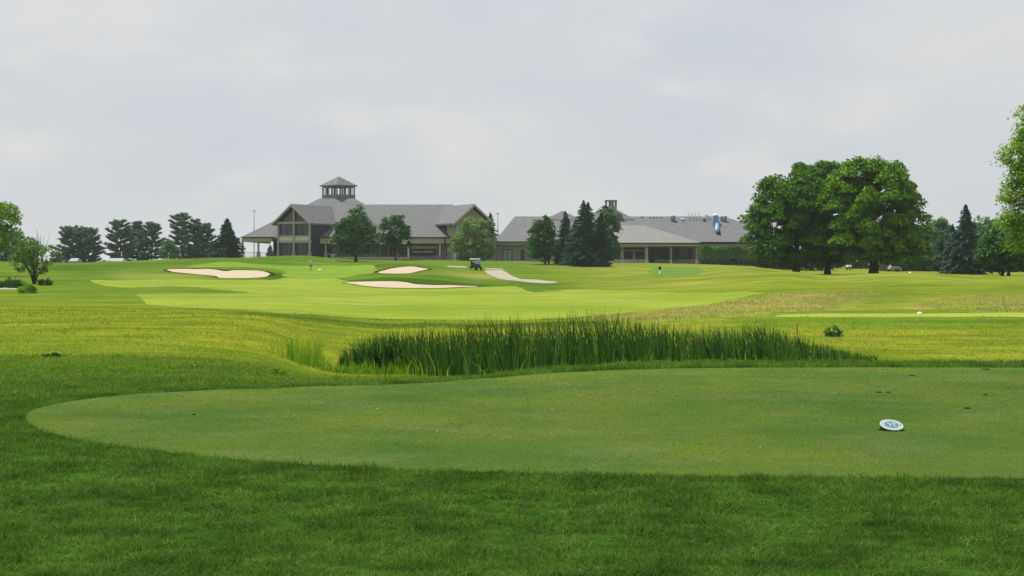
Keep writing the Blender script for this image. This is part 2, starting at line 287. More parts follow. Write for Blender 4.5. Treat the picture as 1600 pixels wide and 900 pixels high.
# ------------------------------------------------------------------ terrain
def zrow(D, t, v): return v if t == 'z' else CAMZ+(HZ-v)/F*D
def c(*a):   # (D, 'y'/'z', value)
    return [(D, zrow(D, t, v)) for D, t, v in a]
near = [(4, 'z', -.03), (10.8, 'z', -.02), (12, 'z', 0)]
farL = [(330, 'z', 1.2), (400, 'z', -.5), (600, 'z', -2.0), (4000, 'z', -3)]
CT = {
 0: c(*near, (19, 'z', -.02), (28, 'z', -.2), (40, 'z', -.42), (62, 'y', 491), (80, 'y', 479.3), (84, 'y', 478.8), (110, 'y', 462), (160, 'y', 442), (215, 'y', 425), (260, 'y', 414), (300, 'y', 408), *farL),
 110: c(*near, (19, 'z', -.02), (28, 'z', -.2), (40, 'z', -.42), (62, 'y', 492), (76, 'y', 481.5), (80, 'y', 481), (108, 'y', 462), (160, 'y', 441), (210, 'y', 429), (260, 'y', 418), (300, 'y', 410.3), *farL),
 200: c(*near, (19, 'z', -.02), (28, 'z', -.2), (40, 'z', -.42), (62, 'y', 492), (75, 'y', 482), (79, 'y', 481.4), (102, 'y', 465), (130, 'y', 455), (165, 'y', 443), (205, 'y', 432), (245, 'y', 420), (275, 'y', 411), (300, 'y', 407.3), *farL),
 300: c(*near, (19.5, 'z', -.02), (28, 'z', -.22), (40, 'z', -.48), (62, 'y', 491), (71, 'y', 485), (75, 'y', 484.3), (100, 'y', 468), (130, 'y', 457), (165, 'y', 445), (205, 'y', 432), (216, 'y', 425), (240, 'y', 417), (275, 'y', 409), (305, 'y', 403.5), *farL),
 400: c(*near, (19, 'z', -.02), (28, 'z', -.35), (40, 'z', -.65), (62, 'y', 494), (68, 'y', 489.5), (72, 'y', 489), (100, 'y', 470), (130, 'y', 458), (165, 'y', 447), (203, 'y', 436), (213, 'y', 428), (225, 'y', 422), (250, 'y', 417), (275, 'y', 412), (292, 'y', 406), (308, 'y', 402), (345, 'y', 402), (360, 'z', 2.4), (400, 'z', .5), (600, 'z', -1.5), (4000, 'z', -3)),
 480: c(*near, (19.3, 'z', 0), (24, 'y', 598), (29, 'y', 591), (34, 'y', 584), (40, 'z', -1.02), (58, 'z', -1.05), (66, 'y', 497.5), (70, 'y', 495), (100, 'y', 472), (130, 'y', 460), (165, 'y', 449), (205, 'y', 437), (225, 'y', 428), (245, 'y', 422), (265, 'y', 417), (285, 'y', 411), (300, 'y', 403), (308, 'y', 399.5), (325, 'y', 401), (345, 'y', 402), (380, 'z', 2), (450, 'z', 0), (600, 'z', -1.5), (4000, 'z', -3)),
 545: c(*near, (19.6, 'z', 0), (24, 'y', 597), (29, 'y', 592), (34, 'y', 588), (40, 'y', 583), (45, 'z', -1.35), (58, 'z', -1.2), (68, 'y', 501), (73, 'y', 498), (100, 'y', 476), (130, 'y', 461.5), (165, 'y', 450), (172, 'y', 444.5), (186, 'y', 439), (205, 'y', 433.5), (225, 'y', 427), (250, 'y', 419), (275, 'y', 413.5), (300, 'y', 409), (325, 'y', 405.5), (345, 'y', 405), (380, 'z', 1.8), (450, 'z', 0), (600, 'z', -1.5), (4000, 'z', -3)),
 600: c(*near, (19.9, 'z', 0), (24, 'y', 595), (30, 'y', 590), (36, 'y', 587), (41, 'y', 583), (46, 'z', -1.4), (60, 'z', -1.2), (70, 'y', 503), (75, 'y', 499), (100, 'y', 477), (130, 'y', 462), (167, 'y', 450.5), (174, 'y', 441.5), (183, 'y', 434.5), (200, 'y', 432), (222, 'y', 428), (231, 'y', 419), (238, 'y', 414.5), (270, 'y', 410), (320, 'y', 407), (345, 'y', 406.5), (400, 'z', 1.3), (500, 'z', 0), (4000, 'z', -3)),
 655: c(*near, (20, 'z', 0), (24, 'y', 594), (30, 'y', 589), (36, 'y', 587), (42, 'z', -1.35), (46, 'z', -1.4), (60, 'z', -1.2), (70, 'y', 503), (75, 'y', 499), (100, 'y', 477), (130, 'y', 462), (167, 'y', 451.2), (174, 'y', 445), (183, 'y', 438), (200, 'y', 433), (218, 'y', 427), (230, 'y', 420), (236, 'y', 415.5), (270, 'y', 411), (320, 'y', 407), (345, 'y', 406.5), (400, 'z', 1.3), (500, 'z', 0), (4000, 'z', -3)),
 740: c(*near, (20.6, 'z', 0), (24, 'y', 590), (28, 'y', 589), (35, 'z', -1.35), (44, 'z', -1.45), (60, 'z', -1.25), (70, 'y', 503), (75, 'y', 498.5), (100, 'y', 477), (130, 'y', 462), (165, 'y', 450.5), (185, 'y', 446), (205, 'y', 438), (235, 'y', 428), (255, 'y', 421.5), (275, 'y', 415), (300, 'y', 409.5), (335, 'y', 407), (345, 'y', 407), (400, 'z', 1.3), (500, 'z', 0), (4000, 'z', -3)),
 860: c(*near, (22, 'z', 0), (22.6, 'z', .03), (25.3, 'z', -.45), (33, 'z', -1.35), (44, 'z', -1.4), (60, 'z', -1.2), (68, 'y', 502), (72, 'y', 500), (100, 'y', 476), (130, 'y', 462), (165, 'y', 452), (190, 'y', 447), (215, 'y', 439), (240, 'y', 431), (265, 'y', 423), (290, 'y', 415), (310, 'y', 411), (345, 'y', 409), (400, 'z', 1.2), (500, 'z', 0), (4000, 'z', -3)),
 1000: c(*near, (22.8, 'z', 0), (23.5, 'z', .035), (24.0, 'z', .0), (26.5, 'z', -.4), (34, 'z', -1.2), (45, 'z', -1.35), (60, 'z', -1.2), (67, 'y', 501.5), (71, 'y', 498), (84, 'y', 486), (100, 'y', 474), (130, 'y', 461), (160, 'y', 451), (190, 'y', 443), (230, 'y', 432), (270, 'y', 421), (300, 'y', 414), (335, 'y', 411), (350, 'y', 411), (400, 'z', .8), (500, 'z', 0), (4000, 'z', -3)),
 1100: c(*near, (22.9, 'z', 0), (23.6, 'z', .035), (24.1, 'z', .0), (26.5, 'z', -.4), (34, 'z', -1.1), (45, 'z', -1.25), (60, 'z', -1.1), (68, 'y', 500), (73, 'y', 494), (95, 'y', 473), (130, 'y', 458), (165, 'y', 446), (200, 'y', 435), (240, 'y', 426), (280, 'y', 418), (320, 'y', 413), (350, 'y', 412.8), (400, 'z', .8), (500, 'z', 0), (4000, 'z', -3)),
 1160: c(*near, (22.9, 'z', 0), (23.6, 'z', .035), (24.1, 'z', .0), (26.5, 'z', -.4), (33, 'z', -1), (45, 'z', -1.1), (60, 'z', -1.05), (70, 'y', 497), (75, 'y', 491), (95, 'y', 474), (110, 'y', 463), (140, 'y', 449), (170, 'y', 437), (200, 'y', 428), (230, 'y', 420), (260, 'y', 416.5), (300, 'y', 415.5), (350, 'z', .7), (500, 'z', 0), (4000, 'z', -3)),
 1230: c(*near, (22.9, 'z', 0), (23.6, 'z', .035), (24.1, 'z', .0), (26.5, 'z', -.4), (32, 'z', -.8), (40, 'z', -.95), (60, 'z', -1.0), (69.5, 'y', 497.5), (72, 'y', 494.8), (77, 'y', 489.5), (95, 'y', 472), (108, 'y', 460), (125, 'y', 453), (150, 'y', 441), (175, 'y', 430), (190, 'y', 425.2), (202, 'y', 426.5), (215, 'z', 0), (260, 'z', .2), (400, 'z', .3), (4000, 'z', -3)),
 1290: c(*near, (22.9, 'z', 0), (23.6, 'z', .035), (24.1, 'z', .0), (26.5, 'z', -.4), (32, 'z', -.8), (40, 'z', -.93), (60, 'z', -.98), (69.5, 'y', 497.3), (71.5, 'y', 495.5), (77.5, 'y', 489), (95, 'y', 471), (108, 'y', 458), (125, 'y', 452.5), (150, 'y', 443), (180, 'y', 433.5), (190, 'y', 432), (205, 'y', 430), (250, 'y', 425), (300, 'y', 421.5), (400, 'z', .3), (4000, 'z', -3)),
 1350: c(*near, (22.9, 'z', 0), (23.6, 'z', .035), (24.1, 'z', .0), (26.5, 'z', -.4), (32, 'z', -.8), (40, 'z', -.93), (60, 'z', -.98), (69.5, 'y', 497.3), (71.5, 'y', 495.5), (77.5, 'y', 489), (95, 'y', 471), (110, 'y', 457), (125, 'y', 452), (150, 'y', 440), (175, 'y', 430), (187, 'y', 427.6), (198, 'y', 428.6), (250, 'y', 425), (300, 'y', 422), (400, 'z', .3), (4000, 'z', -3)),
 1440: c(*near, (22.9, 'z', 0), (23.6, 'z', .035), (24.1, 'z', .0), (26.5, 'z', -.4), (32, 'z', -.8), (40, 'z', -.93), (60, 'z', -.98), (69.5, 'y', 497.3), (71.5, 'y', 495.5), (77.5, 'y', 488.6), (95, 'y', 470), (115, 'y', 456), (135, 'y', 445), (160, 'y', 433), (185, 'y', 426.8), (200, 'y', 427.8), (300, 'y', 423.5), (400, 'z', .3), (4000, 'z', -3)),
 1530: c(*near, (22.9, 'z', 0), (23.6, 'z', .035), (24.1, 'z', .0), (26.5, 'z', -.4), (32, 'z', -.8), (40, 'z', -.93), (60, 'z', -.98), (69.5, 'y', 497.3), (71.5, 'y', 495.5), (77.5, 'y', 488.3), (95, 'y', 468), (115, 'y', 455), (135, 'y', 446), (165, 'y', 437), (188, 'y', 431.8), (205, 'y', 430), (300, 'y', 424), (400, 'z', .3), (4000, 'z', -3)),
 1620: c(*near, (22.9, 'z', 0), (23.6, 'z', .035), (24.1, 'z', .0), (26.5, 'z', -.4), (32, 'z', -.8), (40, 'z', -.93), (60, 'z', -.98), (69.5, 'y', 497.3), (71.5, 'y', 495.5), (77.5, 'y', 488), (95, 'y', 468), (115, 'y', 452), (140, 'y', 442), (170, 'y', 434), (190, 'y', 429.5), (205, 'y', 429.5), (300, 'y', 424), (400, 'z', .3), (4000, 'z', -3)),
}
GD = np.exp(np.linspace(math.log(4), math.log(4000), 1300)); lD = np.log(GD)
GP = np.arange(-200, 1801, 8.0)
cols = sorted(CT)
A = np.array([np.interp(lD, [math.log(a) for a, _ in CT[k]], [b for _, b in CT[k]]) for k in cols])   # (ncol, nD)
TZ = np.array([[0.0]])
def pch(xs, Y, xq):
    """Fritsch-Carlson along axis 0"""
    xs = np.array(xs, float); h = np.diff(xs)[:, None]; d = np.diff(Y, axis=0)/h
    m = np.zeros_like(Y); prod = d[:-1]*d[1:]
    w1 = 2*h[1:]+h[:-1]; w2 = h[1:]+2*h[:-1]
    with np.errstate(divide='ignore', invalid='ignore'):
        mm = (w1+w2)/(w1/d[:-1]+w2/d[1:])
    m[1:-1] = np.where(prod > 0, mm, 0)
    xq = np.clip(xq, xs[0], xs[-1]); i = np.clip(np.searchsorted(xs, xq)-1, 0, len(xs)-2)
    t = ((xq-xs[i])/h[i, 0])[:, None]; hh = h[i]
    return ((1+2*t)*(1-t)**2)*Y[i]+t*(1-t)**2*hh*m[i]+t*t*(3-2*t)*Y[i+1]+t*t*(t-1)*hh*m[i+1]
TZ = pch(cols, A, GP)                                    # (nP, nD)
def blur(a, s, ax):
    r = int(3*s)+1; k = np.exp(-.5*(np.arange(-r, r+1)/s)**2); k /= k.sum()
    p = np.pad(a, [(r, r) if i == ax else (0, 0) for i in range(2)], mode='edge')
    return np.apply_along_axis(lambda v: np.convolve(v, k, 'valid'), ax, p)
TZ = blur(blur(TZ, 1.2, 1), 1.5, 0)
PH = rng.uniform(0, 6.28, 40); AN = rng.uniform(0, 3.14, 40)
def lumps(x, y, wl, i0, n=5):
    s = 0
    for k in range(n):
        w = 2*math.pi/(wl*(.7+.25*k)); a = AN[i0+k]
        s = s+np.sin(w*(x*math.cos(a)+y*math.sin(a))+PH[i0+k]+.8*np.sin(w*.37*(y*math.cos(a)-x*math.sin(a))))
    return s/n
def sstep(a, b, v):
    t = np.clip((v-a)/(b-a), 0, 1); return t*t*(3-2*t)
MOUND = ((640, 182, 95, 4, .22), (625, 238, 60, 5, .25), (345, 219, 75, 5, .25), (110, 262, 60, 14, .35), (450, 304, 70, 7, .15), (300, 128, 110, 7, .18), (1250, 185, 60, 9, .2), (860, 182, 90, 6, .2))
def H(x, y):
    x = np.asarray(x, float); y = np.asarray(y, float)
    D = np.maximum(y, 4.001); px = np.clip(800+F*x/D, -199.9, 1799.9)
    fi = (px-GP[0])/8.0; fj = (np.log(np.minimum(D, 3999))-lD[0])/(lD[1]-lD[0])
    i = fi.astype(int); j = np.minimum(fj.astype(int), len(lD)-2); a = fi-i; b = fj-j
    i1 = np.minimum(i+1, len(GP)-1)
    z = (TZ[i, j]*(1-a)*(1-b)+TZ[i1, j]*a*(1-b)+TZ[i, j+1]*(1-a)*b+TZ[i1, j+1]*a*b)
    tee = sstep(24, 30, D)
    z = z+tee*.025*lumps(x, y, 4, 0)+sstep(35, 90, D)*.06*lumps(x, y, 11, 6)+sstep(80, 150, D)*.06*lumps(x, y, 23, 12)*(1-sstep(320, 340, D))
    for qx, qd, sx, sd_, hh in MOUND:
        z = z+hh*np.exp(-((px-qx)/sx)**2-((D-qd)/sd_)**2)
    z = z+(1-tee)*(1-sstep(10.3, 11.5, D))*.02*lumps(x, y, 1.3, 18)
    return z
def Hs(x, y): return float(H(np.array([x]), np.array([y]))[0])
MD = np.exp(np.linspace(math.log(5), math.log(700), 6000))
def hitD(px, py):
    x = (px-800)/F*MD; zr = CAMZ+(HZ-py)/F*MD
    g = H(x, MD)-zr
    k = np.argmax(g >= 0)
    if g[k] < 0:
        k = int(np.argmax(np.where(MD < 345, g, -9)))
        return MD[k]
    if k == 0: return MD[0]
    t = -g[k-1]/(g[k]-g[k-1]+1e-12); return MD[k-1]+t*(MD[k]-MD[k-1])
def hit(px, py):
    D = hitD(px, py); x = (px-800)/F*D; return Vector((x, D, Hs(x, D)))
def gp(px, D):
    x = (px-800)/F*D; return Vector((x, D, Hs(x, D)))

# terrain mesh: rows fan out from the viewer
rows = np.concatenate([np.linspace(-60, 1.5, 22), np.linspace(2.2, 6.2, 14), np.exp(np.linspace(math.log(6.5), math.log(420), 640)), np.exp(np.linspace(math.log(430), math.log(3000), 40))])
ax = np.concatenate([np.linspace(-3000, -120, 60)**1, np.arange(-110, 1711, 5.0), np.linspace(1720, 4600, 60)])
RY, RX = np.meshgrid(rows, ax, indexing='ij')
VX = (RX-800)/F*np.maximum(RY, 8.0)*np.where(RY < 8, 1.0, 1.0)
VX = VX + np.where((RX < -120) | (RX > 1720), np.sign(RX-800)*np.maximum(np.abs(RX-800)-920, 0)/2080*60, 0)
VY = RY
VZ = H(VX, VY)
nr, nc = VX.shape
V = np.stack([VX, VY, VZ], -1).reshape(-1, 3)
idx = np.arange(nr*nc).reshape(nr, nc)
a_, b_, c_, d_ = idx[:-1, :-1].ravel(), idx[:-1, 1:].ravel(), idx[1:, 1:].ravel(), idx[1:, :-1].ravel()
TRI = np.concatenate([np.stack([a_, b_, c_], 1), np.stack([a_, c_, d_], 1)])
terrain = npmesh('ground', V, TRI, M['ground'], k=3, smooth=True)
tag(terrain, 'rolling rough grass ground of the golf course', kind='structure')

def pip(x, y, poly):
    n = len(poly); ins = np.zeros(x.shape, bool); j = n-1
    for i in range(n):
        xi, yi = poly[i]; xj, yj = poly[j]
        if yi != yj:
            m = ((yi > y) != (yj > y)) & (x < (xj-xi)*(y-yi)/(yj-yi)+xi); ins ^= m
        j = i
    return ins
def outline(pts, sub=5, smooth=True):
    w = [hit(px, py).xy for px, py in pts]
    if not smooth: return [tuple(p) for p in w]
    out = []; n = len(w)
    for i in range(n):
        p0, p1, p2, p3 = w[i-1], w[i], w[(i+1) % n], w[(i+2) % n]
        # centripetal-ish: limit tangent
        for k in range(sub):
            t = k/sub
            m1 = (p2-p0)*.5; m2 = (p3-p1)*.5; d = (p2-p1).length
            if m1.length > d: m1 = m1*(d/m1.length)
            if m2.length > d: m2 = m2*(d/m2.length)
            out.append(tuple(p1*(2*t**3-3*t*t+1)+m1*(t**3-2*t*t+t)+p2*(-2*t**3+3*t*t)+m2*(t**3-t*t)))
    return out
def clip(sub, tri):
    out = sub
    for i in range(3):
        ax_, ay = tri[i]; bx, by = tri[(i+1) % 3]
        ex, ey = bx-ax_, by-ay; inp = out; out = []
        if not inp: return []
        def s(p): return ex*(p[1]-ay)-ey*(p[0]-ax_)
        q = inp[-1]; sq = s(q)
        for p in inp:
            sp = s(p)
            if sp >= 0:
                if sq < 0:
                    t = sq/(sq-sp); out.append((q[0]+t*(p[0]-q[0]), q[1]+t*(p[1]-q[1])))
                out.append(p)
            elif sq >= 0:
                t = sq/(sq-sp); out.append((q[0]+t*(p[0]-q[0]), q[1]+t*(p[1]-q[1])))
            q, sq = p, sp
    return out
def sheet(name, polys, mat, off, label):
    mb = MB()
    for poly in polys:
        xs = [p[0] for p in poly]; ys = [p[1] for p in poly]
        T = V[TRI]                                           # (m,3,3)
        tmin = T[:, :, :2].min(1); tmax = T[:, :, :2].max(1)
        sel = np.where((tmax[:, 0] >= min(xs)) & (tmin[:, 0] <= max(xs)) & (tmax[:, 1] >= min(ys)) & (tmin[:, 1] <= max(ys)))[0]
        if not len(sel): continue
        TT = T[sel]; ta, tb = tmin[sel], tmax[sel]
        edge = np.zeros(len(sel), bool)
        for i in range(len(poly)):
            x0, y0 = poly[i-1]; x1, y1 = poly[i]
            # split long segments
            nseg = max(1, int(math.hypot(x1-x0, y1-y0)/1.0))
            for k in range(nseg):
                ua, ub = k/nseg, (k+1)/nseg
                sx0, sx1 = sorted((x0+(x1-x0)*ua, x0+(x1-x0)*ub)); sy0, sy1 = sorted((y0+(y1-y0)*ua, y0+(y1-y0)*ub))
                edge |= (tb[:, 0] >= sx0) & (ta[:, 0] <= sx1) & (tb[:, 1] >= sy0) & (ta[:, 1] <= sy1)
        cen = TT.mean(1); inside = pip(cen[:, 0], cen[:, 1], poly)
        for t in TT[inside & ~edge]:
            mb.add([(p[0], p[1], p[2]+off) for p in t], [(0, 1, 2)])
        pl = [tuple(map(float, p)) for p in poly]
        for t in TT[edge]:
            tri = [tuple(p[:2]) for p in t]
            ar = (tri[1][0]-tri[0][0])*(tri[2][1]-tri[0][1])-(tri[1][1]-tri[0][1])*(tri[2][0]-tri[0][0])
            if abs(ar) < 1e-9: continue
            if ar < 0: tri = tri[::-1]
            q = clip(pl, tri)
            if len(q) < 3: continue
            qq = [q[0]]
            for p in q[1:]:
                if abs(p[0]-qq[-1][0])+abs(p[1]-qq[-1][1]) > 1e-5: qq.append(p)
            if abs(qq[0][0]-qq[-1][0])+abs(qq[0][1]-qq[-1][1]) < 1e-5: qq.pop()
            if len(qq) < 3: continue
            area = sum(qq[i-1][0]*qq[i][1]-qq[i][0]*qq[i-1][1] for i in range(len(qq)))
            if abs(area) < 1e-6: continue
            n = np.cross(t[1]-t[0], t[2]-t[0])
            mb.add([(x, y, t[0][2]-(n[0]*(x-t[0][0])+n[1]*(y-t[0][1]))/n[2]+off) for x, y in qq], [tuple(range(len(qq)))])
    o = mb.build(name, mat)
    me = o.data                                              # all facing up
    flip = [p.index for p in me.polygons if p.normal.z < 0]
    if flip:
        import bmesh
        bm = bmesh.new(); bm.from_mesh(me); bm.faces.ensure_lookup_table()
        bmesh.ops.reverse_faces(bm, faces=[bm.faces[i] for i in flip]); bm.to_mesh(me); bm.free()
    me.shade_smooth()
    return tag(o, label, kind='structure')

TEE = outline([(40, 650), (52, 641), (100, 629), (200, 617), (300, 611.5), (400, 608), (550, 603), (650, 599.5), (700, 596.5), (800, 588.5), (900, 581.5), (1000, 577.5), (1100, 575.5), (1300, 574.5), (1700, 575), (2100, 577), (2100, 748), (1700, 749), (1400, 747.5), (1100, 745), (900, 742), (700, 736.5), (500, 728), (350, 717), (200, 701), (100, 684), (50, 666)])
FAIR = outline([(143, 439.5), (150, 437.5), (250, 436.8), (330, 437.3), (420, 437.8), (445, 434), (480, 436), (520, 435), (543, 439), (552, 444), (580, 449), (640, 451.3), (700, 451), (745, 448.5), (807, 447.5), (835, 457), (900, 452.5), (1000, 456), (1080, 457.5), (1195, 457.5), (1165, 464), (1137, 470), (1107, 476), (1040, 483), (960, 491), (900, 497), (800, 501), (700, 500.5), (560, 497), (450, 490.5), (400, 486), (300, 481.5), (236, 477), (222, 467), (215, 459.8), (260, 459.3), (320, 459), (388, 457.8), (360, 454), (330, 451.5), (283, 448), (200, 449.5), (160, 446)], 4)
GREEN = outline([(290, 418), (315, 413), (345, 409), (370, 409.5), (400, 413), (450, 415.8), (520, 415), (575, 413.8), (586, 418), (590, 424), (560, 430), (540, 434.5), (520, 435), (480, 436), (447, 433), (440, 430), (447, 425), (430, 420.5), (400, 418.8), (350, 417.8)], 4)
TEE2 = outline([(1213, 495), (1240, 491.5), (1300, 490), (1500, 489.7), (1900, 489.3), (1900, 496.3), (1500, 495.9), (1300, 496)], 4)
BK = [outline([(262, 421.5), (290, 420.5), (335, 421.3), (352, 424), (365, 422.5), (400, 423), (418, 426), (423, 430), (410, 433.5), (380, 435), (345, 434.7), (336, 431.5), (300, 428), (270, 425)]),
      outline([(541, 441.5), (582, 440), (630, 440.8), (650, 444.3), (675, 445.8), (712, 446.3), (747, 447.7), (712, 449.3), (662, 450.5), (600, 449.6), (565, 446.5)]),
      outline([(590, 425.9), (610, 420), (630, 417.3), (647, 416.8), (660, 419), (670, 420.6), (650, 425), (635, 427.5), (610, 427.8)])]
PATHS = [outline([(757, 423), (785, 422.3), (812, 436), (842, 437.5), (872, 441.3), (850, 443), (815, 440), (780, 436)], 3),
         outline([(760, 419.2), (783, 419.8), (786, 421.5), (761, 421)], 2),
         outline([(699, 415.2), (727, 416.2), (728, 418), (702, 417.2)], 2)]
def band(px0, px1, D0, D1, n=12):
    return [((px0+(px1-px0)*i/n-800)/F*D0, D0) for i in range(n+1)]+[((px1+(px0-px1)*i/n-800)/F*D1, D1) for i in range(n+1)]
PATCH = outline([(1013, 424), (1022, 419.5), (1040, 416.8), (1070, 417), (1090, 419), (1098, 423), (1092, 428), (1065, 430), (1030, 430), (1016, 428)], 3)
sheet('tee_box', [TEE], M['tee'], .004, 'close mown tee turf in the shade')
sheet('fairway', [FAIR], M['fairway'], .012, 'pale mown fairway in the sun')
sheet('putting_green', [GREEN], M['green'], .024, 'bright putting green on the rise below the clubhouse')
sheet('distant_tee', [TEE2], M['teefar'], .008, 'thin strip of pale mown tee turf on the right')
for poly, nme, lb in zip(BK, ('greenside', 'front', 'hill'), ('long sand bunker left of the green with a notched edge', 'long narrow sand bunker at the front of the green', 'small triangular sand bunker on the slope below the round tree')):
    sheet('sand_bunker', [poly], M['sand'], .035, lb)
sheet('cart_path', PATHS, M['concrete'], .03, 'pale cart path coming down the hill by the golf cart')
sheet('terrace_path', [band(650, 960, 331, 333.5)], M['concrete'], .02, 'pale path along the foot of the clubhouse')
sheet('turf_patch', [PATCH], M['patch'], .02, 'blue green round patch of turf beside the black topped post')
sheet('kerb_strip', [outline([(-20, 450.3), (27, 450.8), (28, 452.6), (-20, 452.5)], 2)], M['concrete'], .03, 'pale concrete strip at the left edge')

# ground tone attributes (turf species; drk also paints shade on mound faces)
px_ = 800+F*V[:, 0]/np.maximum(V[:, 1], 4); Dv = V[:, 1]
def blob(polys, jit, kj):
    r = np.zeros(len(V))
    for _ in range(kj):
        s = rng.normal(size=(2, len(V)))*jit*np.maximum(Dv, 8)/100
        for p in polys: r = np.maximum(r, 0)+pip(V[:, 0]+s[0]*.6, V[:, 1]+s[1], p)/kj
    return np.clip(r, 0, 1)
def setattr_(n, a):
    at = terrain.data.attributes.new(n, 'FLOAT', 'POINT'); at.data.foreach_set('value', a.astype(np.float32))
nz = lumps(V[:, 0], V[:, 1], 14, 22); nz2 = lumps(V[:, 0], V[:, 1], 5, 28)
yel = sstep(20, 34, Dv+nz*2)*(1-.55*sstep(80, 120, Dv))
yel = yel*(1-(1-sstep(430, 560, px_))*.55*(1-sstep(34, 46, Dv+2*nz)))
yel = yel*(1-.45*sstep(70, 84, Dv)*(1-sstep(900, 1000, px_)))
yel = yel*(1-.9*np.exp(-((Dv-66)/6)**2)*sstep(1080, 1200, px_))
yel = yel*np.clip(.85+.3*nz, 0, 1)
hill = (.04+.66*sstep(800, 960, px_))*np.clip(.9+.4*nz, 0, 1); kk = sstep(110, 145, Dv); yel = yel*(1-kk)+hill*kk
FES = [outline([(920, 496), (1000, 489), (1100, 479), (1150, 470), (1200, 461), (1300, 456), (1368, 456), (1330, 470), (1300, 485.5), (1200, 487.5), (1150, 492), (1080, 498), (980, 501.5)], 3),
       outline([(1425, 478), (1470, 468), (1530, 462), (1640, 460), (1640, 484), (1500, 485.5), (1440, 484)], 3)]
fes = blob([FES[0]], 2.6, 12)*np.clip(.75+.4*lumps(V[:, 0], V[:, 1], 3.1, 24), 0, 1)
f2 = blob([FES[1]], 3.5, 10)*np.clip(.45+.9*lumps(V[:, 0], V[:, 1], 2.6, 30)+.5*lumps(V[:, 0], V[:, 1], 7, 33), 0, 1)
hillf = sstep(130, 160, Dv)*(1-sstep(300, 330, Dv))*sstep(850, 1000, px_)*.3*np.clip(.5+1.3*nz, 0, 1)
lipf = np.clip(np.exp(-((Dv-205)/25)**2)*sstep(150, 200, px_)*(1-sstep(300, 360, px_))*.4*np.clip(.6+nz, 0, 1), 0, 1)
setattr_('fes', np.clip(fes+f2*.9+hillf+lipf+.5*(np.exp(-((px_-740)/50)**2-((Dv-225)/16)**2)), 0, 1))
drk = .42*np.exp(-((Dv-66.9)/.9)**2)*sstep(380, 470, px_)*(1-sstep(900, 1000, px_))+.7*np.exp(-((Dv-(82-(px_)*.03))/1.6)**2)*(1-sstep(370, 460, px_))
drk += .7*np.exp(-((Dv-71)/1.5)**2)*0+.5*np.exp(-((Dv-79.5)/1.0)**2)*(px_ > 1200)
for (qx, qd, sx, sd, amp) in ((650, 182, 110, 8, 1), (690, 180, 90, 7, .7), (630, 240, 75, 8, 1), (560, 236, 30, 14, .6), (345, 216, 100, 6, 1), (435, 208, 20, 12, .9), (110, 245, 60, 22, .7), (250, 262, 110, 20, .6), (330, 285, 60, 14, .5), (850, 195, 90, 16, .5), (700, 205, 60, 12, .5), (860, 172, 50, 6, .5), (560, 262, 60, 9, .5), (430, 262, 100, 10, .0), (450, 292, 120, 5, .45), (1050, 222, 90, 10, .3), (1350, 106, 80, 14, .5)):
    drk += amp*np.exp(-((px_-qx)/sx)**2-((Dv-qd)/sd)**2)  # dark rough patches; those above the bunkers paint in mound-face shade
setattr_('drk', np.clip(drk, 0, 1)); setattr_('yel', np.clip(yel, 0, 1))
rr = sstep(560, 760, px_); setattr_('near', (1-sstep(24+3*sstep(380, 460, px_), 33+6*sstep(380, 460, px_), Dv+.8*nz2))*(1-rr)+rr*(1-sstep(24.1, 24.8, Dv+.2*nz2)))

# ------------------------------------------------------------------ grass blades
def blades(name, x, y, h, w, mat, lean=.5, seg=2, bend=None, label='', zoff=-.01, kind='stuff', parent=None, hv=.35, org=None):
    n = len(x); z = H(x, y)+zoff
    th = rng.uniform(0, 2*math.pi, n); h = h*rng.uniform(1-hv, 1+hv, n); w = w*rng.uniform(.7, 1.3, n)
    la = rng.normal(size=n)*lean; lb = rng.normal(size=n)*lean
    if bend is not None: la = la+bend[0]; lb = lb+bend[1]
    cx, cy = np.cos(th)*w*.5, np.sin(th)*w*.5
    Vs = []; 
    for k in range(seg+1):
        t = k/seg; wt = (1-t)**.7 if k else .8
        X = x+la*h*t*t; Y = y+lb*h*t*t; Z = z+h*t*(1-.25*t*(np.abs(la)+np.abs(lb)).clip(0, 1.2))
        if k < seg: Vs += [np.stack([X-cx*wt, Y-cy*wt, Z], 1), np.stack([X+cx*wt, Y+cy*wt, Z], 1)]
        else: Vs += [np.stack([X, Y, Z], 1)]
    m = len(Vs); VV = np.stack(Vs, 1).reshape(-1, 3); b = (np.arange(n)*m)[:, None]
    tris = []
    for k in range(seg-1): tris += [[2*k, 2*k+1, 2*k+3], [2*k, 2*k+3, 2*k+2]]
    tris += [[2*seg-2, 2*seg-1, 2*seg]]
    Q = (b[:, :, None]+np.array(tris)[None]).reshape(-1, 3)
    if org is not None: VV = VV-np.array(org)[None]
    o = npmesh(name, VV, Q, mat, k=3, parent=parent)
    if kind: tag(o, label, kind=kind)
    return o
def scatter(n, D0, D1, p0=-60, p1=1660, power=1.0):
    """area-uniform in the viewed wedge"""
    u = rng.uniform(0, 1, n); D = np.sqrt(D0*D0+u*(D1*D1-D0*D0)) if power == 1 else D0*(D1/D0)**u
    px = rng.uniform(p0, p1, n); return (px-800)/F*D, D
teeA = np.array(TEE)
